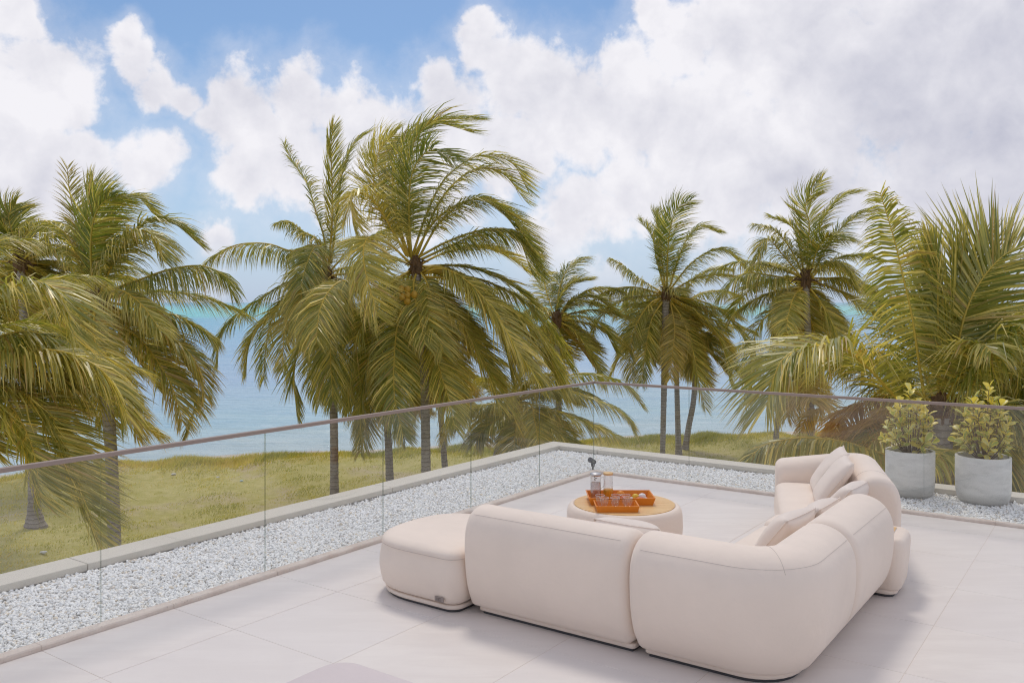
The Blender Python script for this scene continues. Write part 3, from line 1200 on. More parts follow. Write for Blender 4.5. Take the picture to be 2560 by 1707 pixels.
def rings_cushion(z0, z1, re, bulge, bot=0.03):
    R = [(bot + 0.012, z0), (bot * 0.5, z0 + 0.012)]
    for t in np.linspace(0.08, 0.80, 8):
        z = z0 + (z1 - z0) * t
        R.append((-bulge * math.sin(math.pi * min(1, (t + 0.05) / 0.95)) + bot * max(0, 0.4 - t), z))
    zt = z1 - re * 0.62
    for th in np.linspace(0.15, math.pi / 2, 8):
        R.append((re * (1 - math.cos(th)) - bulge * 0.3 * math.cos(th), zt + (z1 - zt) * math.sin(th)))
    for k_ in (0.12, 0.30, 0.55, 0.8):
        R.append(((re, k_), z1 + 0.010 * (1 - (1 - k_) ** 2)))
    return R


def plinth(poly, parent, z0=0.020, z1=0.054):
    z0 = 0.020
    poly_body("shadow_base", poly, [(0.022, 0.0), (0.022, z0 + 0.004)], M['dark'], parent, False)  # added dark recessed base, coloured to stand for the contact shadow below the plinth
    return poly_body("plinth", poly, [(0.010, z0), (0.0, z0 + 0.006), (0.0, z1 - 0.003), (0.006, z1)], M['fabric'], parent)


SOFA_G = "sections of the cream modular sofa"

# straight section with its back to the camera
s1 = thing("sofa_section", "cream straight sofa section with its back to the viewer, right of the rounded pouf", "sofa section", P(0, 0, 0), -A, SOFA_G)
sweep_back("backrest", [(1.72, -4.53), (2.94, -4.53)], 0.3, M['fabric'], s1)
poly_body("seat_cushion", round_poly([(1.74, -4.30), (2.935, -4.30), (2.935, -3.66), (1.74, -3.66)], 0.075), rings_cushion(0.055, 0.42, 0.06, 0.015), M['fabric'], s1)
plinth(round_poly([(1.775, -4.512), (2.925, -4.512), (2.925, -3.70), (1.775, -3.70)], 0.03), s1)

# corner section
s2 = thing("sofa_section", "cream corner sofa section with rounded outer corner, nearest to the viewer", "sofa section", P(0, 0, 0), -A, SOFA_G)
_, hoop2, L2 = sweep_back("backrest", [(2.948, -4.53), (3.83, -4.53), (3.83, -3.655)], 0.30, M['fabric'], s2, prof=BULGE)
hoop2(L2 / 2)
poly_body("seat_cushion", round_poly([(2.95, -4.30), (3.60, -4.30), (3.60, -3.66), (2.95, -3.66)], 0.075), rings_cushion(0.055, 0.42, 0.06, 0.01), M['fabric'], s2)
plinth(round_poly([(2.985, -4.512), (3.812, -4.512), (3.812, -3.69), (2.985, -3.69)], [0.03, 0.27, 0.03, 0.03]), s2)

# section along the right side
s3 = thing("sofa_section", "cream straight sofa section between the corner section and the wedge side table", "sofa section", P(0, 0, 0), -A, SOFA_G)
sweep_back("backrest", [(3.83, -3.648), (3.83, -2.655)], 0.3, M['fabric'], s3, prof=BULGE)
poly_body("seat_cushion", round_poly([(3.07, -3.63), (3.60, -3.63), (3.60, -2.735), (3.07, -2.735)], 0.075), rings_cushion(0.055, 0.42, 0.06, 0.015), M['fabric'], s3)
plinth(round_poly([(3.10, -3.62), (3.812, -3.62), (3.812, -2.72), (3.10, -2.75)], 0.03), s3)

# wedge side table with a teak inset
wt = thing("side_table", "upholstered wedge side table with teak inset between two sofa sections", "side table", P(0, 0, 0), -A)
wedge = [(3.045, -2.66), (4.01, -2.66), (3.98, -2.21), (3.035, -2.365)]
poly_body("table_body", round_poly(wedge, [0.05, 0.09, 0.09, 0.05]), [(0.03, 0.052), (0.015, 0.07), (0.0, 0.2), (-0.012, 0.34), (-0.008, 0.38), (0.006, 0.405), (0.028, 0.415)], M['fabric'], wt)
plinth(round_poly([(3.075, -2.635), (3.965, -2.635), (3.94, -2.25), (3.065, -2.395)], [0.04, 0.08, 0.08, 0.04]), wt)
inset = [(3.105, -2.60), (3.93, -2.60), (3.905, -2.28), (3.095, -2.42)]
poly_body("inset_rim", round_poly(inset, 0.03), [(0.0, 0.405), (0.0, 0.4165), (0.004, 0.4165)], M['seam'], wt)
nb = 5
for k in range(nb):
    def lp2(a, b, t):
        return (a[0] + (b[0] - a[0]) * t, a[1] + (b[1] - a[1]) * t)
    t0, t1 = (k + 0.04) / nb, (k + 0.96) / nb
    if k == 0:
        t0 = 0.05
    if k == nb - 1:
        t1 = 0.95
    q = [lp2(inset[0], inset[3], t0), lp2(inset[1], inset[2], t0), lp2(inset[1], inset[2], t1), lp2(inset[0], inset[3], t1)]
    q = [(x * 0.985 + 3.53 * 0.015, y) for x, y in q]
    V = [(x, y, 0.41) for x, y in q] + [(x, y, 0.4195) for x, y in q]
    mesh("slat", V, [(4, 5, 6, 7)] + [(a, (a + 1) % 4, 4 + (a + 1) % 4, 4 + a) for a in range(4)], M['teak'], wt)

# far section, turned inwards, with a back that wraps round its far end
fp = P(-2.36, 3.05, 0)
FR = -A + math.radians(20.1)
s4 = thing("sofa_section", "cream wraparound sofa section at the far end with two leaning cushions", "sofa section", fp, FR, SOFA_G)
_, hoop4, L4 = sweep_back("backrest", [(0.80, 0.03), (0.80, 1.50), (0.02, 1.50)], 0.34, M['fabric'], s4, re=0.07,
                          hs=lambda t: 1.02 if t < 0.5 else 1.02 - 0.20 * ((t - 0.5) / 0.5) ** 1.2)
hoop4(0.30)
poly_body("seat_cushion", round_poly([(0.02, 0.0), (0.60, 0.0), (0.60, 1.28), (0.02, 1.28)], [0.12, 0.085, 0.085, 0.12]), rings_cushion(0.055, 0.42, 0.08, 0.02), M['fabric'], s4)
plinth(round_poly([(0.05, 0.02), (0.80, 0.02), (0.80, 1.50), (0.05, 1.50)], [0.06, 0.03, 0.3, 0.06]), s4)

# pouf
po = thing("pouf", "rounded cream pouf with small sewn label at the left end of the sofa", "pouf", P(0, 0, 0), -A)
pl = []
c0, a0, b0 = (1.31, -4.17), 0.475, 0.48
for k in range(41):
    th = math.pi / 2 + math.pi * k / 40
    cs, sn = math.cos(th), math.sin(th)
    e = 2 / 2.7
    pl.append((c0[0] + a0 * math.copysign(abs(cs) ** e, cs), c0[1] + b0 * math.copysign(abs(sn) ** e, sn)))
right = round_poly([(1.31, -4.65), (1.695, -4.65), (1.695, -3.69), (1.31, -3.69)], [0.001, 0.10, 0.10, 0.001])
right = [p for p in right if p[0] > 1.315]
pouf_poly = [np.array(p) for p in pl] + right
poly_body("cushion", pouf_poly, rings_cushion(0.055, 0.415, 0.075, 0.028, 0.02), M['fabric'], po)
plinth([p * 0.965 + np.array([1.30, -4.17]) * 0.035 for p in pouf_poly], po, 0.008, 0.050)
# seam and label
dn = np.asarray(pouf_poly)
sv = []
for k in range(len(dn)):
    sv.append((dn[k][0], dn[k][1]))
d = np.roll(dn, -1, 0) - np.roll(dn, 1, 0)
if np.sum(dn[:, 0] * np.roll(dn[:, 1], -1) - np.roll(dn[:, 0], -1) * dn[:, 1]) < 0:
    d = -d
nn = np.stack([d[:, 1], -d[:, 0]], 1) / np.linalg.norm(d, axis=1, keepdims=True)
v_, f_ = tube([(q[0], q[1], 0.362) for q in np.vstack([dn + nn * 0.0135, (dn + nn * 0.0135)[:1]])], 0.002, 5)
mesh("seam", v_, f_, M['seam'], po, True)
lb = bobj("label", box(1.535, 1.610, -4.6745, -4.6685, 0.080, 0.112, 0.001, 1), M['label'], po)
for x0, x1, z0, z1 in [(1.552, 1.559, 0.087, 0.106), (1.564, 1.588, 0.101, 0.106), (1.566, 1.572, 0.087, 0.099), (1.577, 1.590, 0.087, 0.091)]:
    bobj("label_mark", box(x0, x1, -4.6760, -4.6740, z0, z1), M['labelmark'], lb)


# ------------------------------------------------------------------ cushions
def pillow_mesh(w, h, t, seed):
    r = random.Random(seed)
    n = 18
    V, Fc = [], []
    ph = [r.uniform(0, 6.28) for _ in range(6)]
    for s in (1, -1):
        for i in range(n + 1):
            for j in range(n + 1):
                a, b = -1 + 2 * i / n, -1 + 2 * j / n
                e = (1 - abs(a) ** 2.4) * (1 - abs(b) ** 2.4)
                z = s * t * 0.5 * max(e, 0) ** 0.45
                z += 0.006 * math.sin(3 * a + ph[0]) * math.sin(4 * b + ph[1]) * e * s + 0.004 * math.sin(9 * a * b + ph[2]) * e
                pin = 1 - 0.055 * (1 - abs(b) ** 2) * abs(a) ** 3
                pin2 = 1 - 0.055 * (1 - abs(a) ** 2) * abs(b) ** 3
                V.append((a * w / 2 * pin, b * h / 2 * pin2, z))
        o = 0 if s == 1 else (n + 1) ** 2
        for i in range(n):
            for j in range(n):
                q = (o + i * (n + 1) + j, o + (i + 1) * (n + 1) + j, o + (i + 1) * (n + 1) + j + 1, o + i * (n + 1) + j + 1)
                Fc.append(q if s == 1 else q[::-1])
    return V, Fc, n


def pillow(label, c, xdir, ydir, w, h, t, seed):
    """xdir along the width, ydir up the leaning face"""
    V, Fc, n = pillow_mesh(w, h, t, seed)
    o = mesh("cushion", V, Fc, M['cushion'], None, True)
    bm = bmesh.new()
    bm.from_mesh(o.data)
    bmesh.ops.remove_doubles(bm, verts=bm.verts, dist=0.0005)
    bm.to_mesh(o.data)
    bm.free()
    x = Vector(xdir).normalized()
    y = (Vector(ydir) - x * Vector(ydir).dot(x)).normalized()
    z = x.cross(y)
    o.matrix_world = Matrix(((x.x, y.x, z.x, c[0]), (x.y, y.y, z.y, c[1]), (x.z, y.z, z.z, c[2]), (0, 0, 0, 1)))
    pts = []
    for k in range(4 * n):
        e, f = divmod(k, n)
        s = -1 + 2 * f / n
        a, b = [(s, -1), (1, s), (-s, 1), (-1, -s)][e]
        pin = 1 - 0.055 * (1 - abs(b) ** 2) * abs(a) ** 3
        pin2 = 1 - 0.055 * (1 - abs(a) ** 2) * abs(b) ** 3
        pts.append((a * w / 2 * pin, b * h / 2 * pin2, 0))
    v_, f_ = tube(pts + pts[:1], 0.0035, 5)
    mesh("piping", v_, f_, M['cushion'], o, True)
    tag(o, label, "cushion", "loose cushions on the sofa")
    return o


eu, ev = Vector((SA, CA, 0)), Vector((CA, -SA, 0))
fd = Vector((math.sin(A - math.radians(20.1)), math.cos(A - math.radians(20.1)), 0))     # along the far section
fo = Vector((fd.y, -fd.x, 0))


def FP(x, y, z):
    return fp + fo * x + fd * y + Vector((0, 0, z))


pillow("cream cushion leaning on the far sofa section, farther of its two", FP(0.45, 0.90, 0.605), fd, fo * 0.62 + Vector((0, 0, 0.8)), 0.46, 0.46, 0.15, 1)
pillow("cream cushion leaning on the far sofa section, nearer of its two", FP(0.44, 0.42, 0.605), fd, fo * 0.60 + Vector((0, 0, 0.8)), 0.46, 0.46, 0.15, 2)
pillow("small cream cushion squeezed between wedge side table and far sofa section", P(-2.26, 3.53, 0.545), eu + ev * 0.06, ev * 0.62 + Vector((0, 0, 0.78)), 0.44, 0.36, 0.19, 3)
pillow("cream cushion overlapping the wedge side table's teak inset", P(-2.94, 3.49, 0.525), eu + ev * 0.03, ev * 0.62 + Vector((0, 0, 0.78)), 0.44, 0.38, 0.20, 4)
pillow("cream cushion next to the inner corner of the sofa", P(-3.40, 3.44, 0.535), eu + ev * 0.1, ev * 0.62 + Vector((0, 0, 0.78)), 0.46, 0.38, 0.20, 5)
pillow("flat cream cushion just showing above the back of the straight section", P(-4.15, 2.72, 0.525), ev, eu * -0.5 + Vector((0, 0, 0.85)), 0.46, 0.34, 0.25, 6)

# ------------------------------------------------------------------ coffee table, trays, drinks
TC = P(-2.585, 1.83, 0)
ct = thing("coffee_table", "round upholstered coffee table with teak top carrying two orange trays", "coffee table", TC, 0)
R0 = 0.475
v_, f_ = lathe([(R0 - 0.03, 0.045), (R0 - 0.012, 0.055), (R0, 0.10), (R0 + 0.008, 0.2), (R0 + 0.004, 0.30), (R0 - 0.004, 0.335), (R0 - 0.018, 0.358), (R0 - 0.038, 0.368), (R0 - 0.05, 0.369), (R0 - 0.052, 0.362)], 96)
mesh("table_body", v_, f_, M['fabric'], ct, True)
v_, f_ = lathe([(R0 - 0.05, 0.016), (R0 - 0.03, 0.022), (R0 - 0.03, 0.043)], 64)
mesh("plinth", v_, f_, M['fabric'], ct, True)
v_, f_ = lathe([(R0 - 0.06, 0.0), (R0 - 0.06, 0.02)], 64)
mesh("shadow_base", v_, f_, M['dark'], ct)  # added dark disc standing in for the contact shadow under the table
v_, f_ = lathe([(R0 - 0.053, 0.355), (R0 - 0.053, 0.3655), (R0 - 0.056, 0.3655)], 96)
mesh("inset_rim", v_, f_, M['seam'], ct)
RW = R0 - 0.058
nb = 10
for k in range(nb):
    y0, y1 = -RW + 2 * RW * k / nb + 0.001, -RW + 2 * RW * (k + 1) / nb - 0.001
    ys = np.linspace(y0, y1, 5)
    pts = [(math.sqrt(max(RW * RW - y * y, 1e-6)), y) for y in ys] + [(-math.sqrt(max(RW * RW - y * y, 1e-6)), y) for y in ys[::-1]]
    m = len(pts)
    V = [(x, y, 0.360) for x, y in pts] + [(x, y, 0.372) for x, y in pts]
    o = mesh("slat", V, [tuple(range(m, 2 * m))] + [(a, (a + 1) % m, m + (a + 1) % m, m + a) for a in range(m)], M['teak'], ct)
TZ = 0.3725


def tray(name_label, x0, x1, y0, y1, h=0.062, fl=0.022):
    t = thing("tray", name_label, "tray", ((x0 + x1) / 2, (y0 + y1) / 2, TZ), 0, "orange trays on the coffee table")
    hx, hy, th = (x1 - x0) / 2, (y1 - y0) / 2, 0.010
    bobj("tray_base", box(-hx + 0.004, hx - 0.004, -hy + 0.004, hy - 0.004, 0.0008, 0.009), M['tray'], t)
    O0 = [(-hx, -hy), (hx, -hy), (hx, hy), (-hx, hy)]
    O1 = [(-hx - fl, -hy - fl * 0.5), (hx + fl, -hy - fl * 0.5), (hx + fl, hy + fl), (-hx - fl, hy + fl)]

    def ins(q, d):
        return [(x - math.copysign(d, x), y - math.copysign(d, y)) for x, y in q]
    I0, I1 = ins(O0, th), ins(O1, th)
    for a in range(4):
        b = (a + 1) % 4
        V = [(*O0[a], 0), (*O0[b], 0), (*O1[b], h), (*O1[a], h), (*I0[a], 0.009), (*I0[b], 0.009), (*I1[b], h), (*I1[a], h)]
        mesh("tray_side", V, [(0, 1, 2, 3), (5, 4, 7, 6), (3, 2, 6, 7), (0, 4, 5, 1), (0, 3, 7, 4), (1, 5, 6, 2)], M['tray'], t)
    return t


tray("large orange tray holding both carafes and the fruit plate", 0.655, 1.165, 7.215, 7.50)
tray("small orange tray holding cut glass tumblers in front of the large tray", 0.685, 1.005, 6.975, 7.175, 0.05, 0.016)
BZ = TZ + 0.0095


def px_at(sx_, Y):
    return (sx_ - CX) / F * Y


# carafes
x = px_at(1400 + 583 / 6.533, 7.36)
c1 = thing("carafe", "tall glass carafe with silvery lid standing at the left of the large tray", "carafe", (x, 7.36, BZ), 0, "glass carafes on the large tray")
v_, f_ = lathe([(0.040, 0.0), (0.044, 0.006), (0.0445, 0.20), (0.043, 0.214)], 32, False)
mesh("glass_body", v_, f_, M['cglass'], c1, True)
v_, f_ = lathe([(0.0385, 0.003), (0.042, 0.008), (0.042, 0.150)], 32)
mesh("water", v_, f_, M['water'], c1, True)
v_, f_ = lathe([(0.043, 0.208), (0.0485, 0.212), (0.0495, 0.222), (0.046, 0.230), (0.02, 0.232)], 32)
mesh("lid", v_, f_, M['steel'], c1, True)
v_, f_ = tube([(0.012 * math.cos(t), 0.012 * math.sin(t), 0.205 - t * 0.0032) for t in np.linspace(0, 11, 40)], 0.0022, 5)
mesh("coil", v_, f_, M['dark'], c1, True)
v_, f_ = tube([(0.044, 0, 0.19), (0.066, 0, 0.195), (0.072, 0, 0.17), (0.070, 0, 0.12), (0.045, 0, 0.10)], 0.004, 6)
mesh("handle", v_, f_, M['cglass'], c1, True)
x = px_at(1400 + 787 / 6.533, 7.39)
c2 = thing("carafe", "glass carafe with wooden lid and some orange juice, right of the silvery lidded one", "carafe", (x, 7.39, BZ), 0, "glass carafes on the large tray")
v_, f_ = lathe([(0.034, 0.0), (0.040, 0.006), (0.0415, 0.09), (0.039, 0.17), (0.0375, 0.215)], 32, False)
mesh("glass_body", v_, f_, M['cglass'], c2, True)
v_, f_ = lathe([(0.033, 0.003), (0.0385, 0.008), (0.0398, 0.085), (0.039, 0.088)], 32)
mesh("juice", v_, f_, M['juice'], c2, True)
v_, f_ = lathe([(0.038, 0.210), (0.042, 0.213), (0.042, 0.226), (0.040, 0.228)], 32)
mesh("lid", v_, f_, M['teak'], c2, True)


def tumbler(label, x, y):
    t = thing("tumbler", label, "glass", (x, y, BZ), 0, "cut glass tumblers on the small tray")
    n = 28
    prof = [(0.021, 0.0), (0.022, 0.004), (0.013, 0.012), (0.020, 0.026), (0.030, 0.050), (0.0355, 0.075), (0.038, 0.098)]
    V, Fc = lathe(prof, n, False)
    V = [(a * (1 + (0.035 if (i % n) % 2 else -0.035) * (0.03 < c < 0.09)), b * (1 + (0.035 if (i % n) % 2 else -0.035) * (0.03 < c < 0.09)), c) for i, (a, b, c) in enumerate(V)]
    mesh("bowl", V, Fc, M['tglass'], t, False)
    v_, f_ = lathe([(0.0215, 0.0), (0.0225, 0.005), (0.0, 0.012)], n)
    mesh("foot", v_, f_, M['tglass'], t, True)
    v_, f_ = tube([(0.038 * math.cos(a), 0.038 * math.sin(a), 0.098) for a in np.linspace(0, 2 * math.pi, 29)], 0.0012, 5)
    mesh("rim", v_, f_, M['plate'], t, True)


for lab, cx_, Y in [("front left tumbler of the small tray", 720, 7.02), ("front middle tumbler of the small tray", 900, 7.02), ("front right tumbler of the small tray", 1110, 7.02),
                    ("rear left tumbler, behind the front left one", 655, 7.11), ("rear middle tumbler, in front of the juice carafe", 915, 7.12), ("rear right tumbler, next to the fruit plate", 1070, 7.12)]:
    tumbler(lab, px_at(1400 + cx_ / 6.533, Y), Y)
x = px_at(1400 + 1290 / 6.533, 7.36)
pt = thing("plate", "white plate at the right end of the large tray", "plate", (x, 7.36, BZ), 0)
v_, f_ = lathe([(0.045, 0.0), (0.055, 0.004), (0.075, 0.014), (0.078, 0.017), (0.074, 0.016), (0.05, 0.007), (0.0, 0.006)], 40)
mesh("dish", v_, f_, M['plate'], pt, True)


def fruit(name, label, mt, loc, r, sq=(1, 1, 1)):
    bm = bmesh.new()
    bmesh.ops.create_icosphere(bm, subdivisions=3, radius=r)
    for v in bm.verts:
        v.co = Vector((v.co.x * sq[0], v.co.y * sq[1], v.co.z * sq[2])) * (1 + 0.03 * math.sin(40 * v.co.x) * math.sin(35 * v.co.y))
    o = bobj(name, bm, M[mt], None, True)
    o.location = loc
    tag(o, label, "fruit", "fruit on the large tray")


fruit("fruit_slice", "yellow fruit piece on the white plate", 'lemon', (x - 0.030, 7.36, BZ + 0.034), 0.024, (1.2, 1, 0.9))
fruit("fruit_slice", "coral fruit slice at the front of the white plate", 'melon', (x + 0.002, 7.325, BZ + 0.022), 0.018, (2.0, 0.8, 0.7))
fruit("fruit_slice", "white fruit piece at the right of the plate", 'plate', (x + 0.028, 7.37, BZ + 0.034), 0.026, (1.25, 1, 0.9))
xo = px_at(1400 + 990 / 6.533, 7.40)
fruit("orange", "orange between the juice carafe and the plate", 'orange', (xo, 7.40, BZ + 0.036), 0.036)
fruit("peach", "red fruit in front of the orange on the large tray", 'melon', (xo + 0.008, 7.30, BZ + 0.026), 0.026)

# small spotlight at the gravel corner
sp = thing("spotlight", "small dark spotlight on a stake at the corner of the gravel bed", "spotlight", P(0.17, -0.07, 0.0), 0)
v_, f_ = lathe([(0.010, 0.0), (0.010, 0.05), (0.022, 0.052), (0.024, 0.085), (0.018, 0.09)], 16)
mesh("stem", v_, f_, M['dark'], sp, True)
v_, f_ = lathe([(0.022, -0.045), (0.030, -0.04), (0.030, 0.03), (0.034, 0.032), (0.034, 0.05), (0.028, 0.05), (0.026, 0.04)], 24)
hd = mesh("lamp_head", v_, f_, M['dark'], sp, True)
hd.location = (-0.006, 0, 0.115)
hd.rotation_euler = (math.radians(35), math.radians(-55), 0)

# ottoman in the foreground, its far corner reaching into the picture
ot = thing("ottoman", "pale square ottoman in the foreground showing only its far corner", "ottoman", P(0, 0, 0), -A)
op = round_poly([(2.26, -7.45), (3.16, -7.45), (3.16, -6.20), (2.26, -6.20)], [0.12, 0.12, 0.12, 0.14])
poly_body("cushion", op, rings_cushion(0.055, 0.395, 0.05, 0.006, 0.02), M['otto'], ot)
plinth([np.array(p) * 0.98 + np.array([2.71, -6.8]) * 0.02 for p in op], ot, 0.008, 0.05)


# ------------------------------------------------------------------ planters with variegated shrubs
def leaf_mesh(seed, mats):
    r = random.Random(seed)
    L, Wd = 0.098, 0.062
    out = [(0.0, 0.004), (0.22, 0.30), (0.50, 0.80), (0.75, 1.0), (0.93, 0.72), (1.0, 0.12)]
    V, Fc, mi = [], [], []
    cup = r.uniform(0.10, 0.25)
    bend = r.uniform(0.05, 0.30)
    for t, w in out:
        zc = -bend * L * t * t
        for s, k in ((-1, 1.0), (-0.62, 0.62), (0, 0), (0.62, 0.62), (1, 1.0)):
            V.append((t * L, s * w * Wd / 2, zc + cup * Wd * 0.5 * (k * w) ** 2))
    for i in range(len(out) - 1):
        for a in range(4):
            Fc.append((i * 5 + a, i * 5 + a + 1, (i + 1) * 5 + a + 1, (i + 1) * 5 + a))
            mi.append(0 if a in (1, 2) else 1)
    me = bpy.data.meshes.new("leaf")
    me.from_pydata(V, [], Fc)
    for m in mats:
        me.materials.append(m)
    me.polygons.foreach_set('material_index', mi)
    me.polygons.foreach_set('use_smooth', [True] * len(mi))
    return me


LEAVES = [leaf_mesh(k, ms) for k, ms in enumerate([(M['leafg'], M['leafp']), (M['leafg'], M['leafy']), (M['leafp'], M['leafy']), (M['leafy'], M['leafy']), (M['leafg'], M['leafg']), (M['leafg'], M['leafp'])])]


def planter(label_pot, label_plant, base, rad, hgt, shoots, seed, lean):
    t = thing("planter", label_pot, "planter", base, random.uniform(0, 6), "concrete planters on the gravel")
    r = rad
    v_, f_ = lathe([(r * 0.72, 0.0), (r * 0.86, 0.012), (r * 0.94, 0.05), (r * 0.985, 0.12), (r, 0.22), (r, hgt - 0.004), (r - 0.004, hgt), (r - 0.022, hgt), (r - 0.026, hgt - 0.004), (r - 0.026, hgt - 0.09)], 72)
    mesh("pot", v_, f_[:-1], M['concrete'], t, True)
    v_, f_ = lathe([(r - 0.024, hgt - 0.10), (r - 0.024, hgt - 0.07), (0.02, hgt - 0.055)], 40)
    mesh("soil", v_, f_, M['soil'], t, True)
    pl_ = thing("potted_shrub", label_plant, "shrub", (base[0], base[1], base[2] + hgt - 0.06), 0, "variegated shrubs in the concrete planters")
    rr = random.Random(seed)
    nleaf = 0
    for (dx, dy, hz, nl) in shoots:
        tip = Vector((dx, dy, hz))
        st = Vector((dx * 0.15 + rr.uniform(-0.03, 0.03), dy * 0.15, 0.0))
        mid = st.lerp(tip, 0.5) + Vector((dx * 0.12, dy * 0.12, 0.02))
        pts = catmull([st, mid, tip], 8)
        v_, f_ = tube(pts, np.linspace(0.008, 0.003, 8), 5)
        mesh("twig", v_, f_, M['twig'], pl_, True)
        ax = Vector(pts[-1] - pts[-3]).normalized()
        ga = rr.uniform(0, 6.28)
        for k in range(nl):
            if nleaf >= 295:
                break
            f = k / nl
            ga += 2.4
            pos = Vector(pts[-1]) - ax * (0.17 * f)
            out_ang = math.radians(25 + 62 * f + rr.uniform(-12, 12))
            e1 = ax.orthogonal().normalized()
            e2 = ax.cross(e1)
            dirv_ = ax * math.cos(out_ang) + (e1 * math.cos(ga) + e2 * math.sin(ga)) * math.sin(out_ang)
            dirv_.normalize()
            nrm = (ax - dirv_ * ax.dot(dirv_))
            if nrm.length < 0.05:
                nrm = e1
            nrm.normalize()
            sd_ = nrm.cross(dirv_)
            top = hz > 0.40
            pool = [2, 3, 1, 2, 3] if (top and rr.random() < 0.65) else [0, 1, 1, 1, 2, 3, 5, 2]
            o = bpy.data.objects.new("leaf", rr.choice(pool) is not None and LEAVES[rr.choice(pool)])
            s = rr.uniform(0.75, 1.2)
            o.matrix_local = Matrix(((dirv_.x * s, sd_.x * s, nrm.x * s, pos.x), (dirv_.y * s, sd_.y * s, nrm.y * s, pos.y), (dirv_.z * s, sd_.z * s, nrm.z * s, pos.z), (0, 0, 0, 1)))
            link(o, pl_)
            nleaf += 1
    return t


def shoots_for(seed, n, wid, hmax, apex):
    rr = random.Random(seed)
    out = [(apex[0], apex[1], hmax, 12), (apex[0] + 0.03, apex[1], hmax - 0.14, 12)]
    for k in range(n):
        a = 2.4 * k + rr.uniform(-0.3, 0.3)
        h = 0.12 + (hmax - 0.24) * ((k + 0.5) / n) ** 0.9
        rad_ = wid * (1.0 - 0.55 * (h / hmax) ** 1.6) * rr.uniform(0.65, 1.0)
        out.append((rad_ * math.cos(a) + apex[0] * h / hmax, rad_ * math.sin(a) * 0.85, h, 10))
    return out


pc1 = Vector((*[(px_at(2275, 9.27)), 9.27], 0.0))
pc2 = Vector((*[(px_at(2457.5, 8.93)), 8.93], 0.0))
planter("grey concrete planter nearer to the sofa", "yellow green shrub in the planter nearer to the sofa", (pc1.x, pc1.y, 0.008), 0.243, 0.478,
        shoots_for(5, 26, 0.28, 0.69, (0.0, 0)), 5, 0)
planter("grey concrete planter at the right end of the gravel", "yellow green shrub in the right hand planter with one tall shoot", (pc2.x, pc2.y, 0.008), 0.258, 0.478,
        shoots_for(9, 26, 0.31, 0.75, (0.06, 0)), 9, 0)


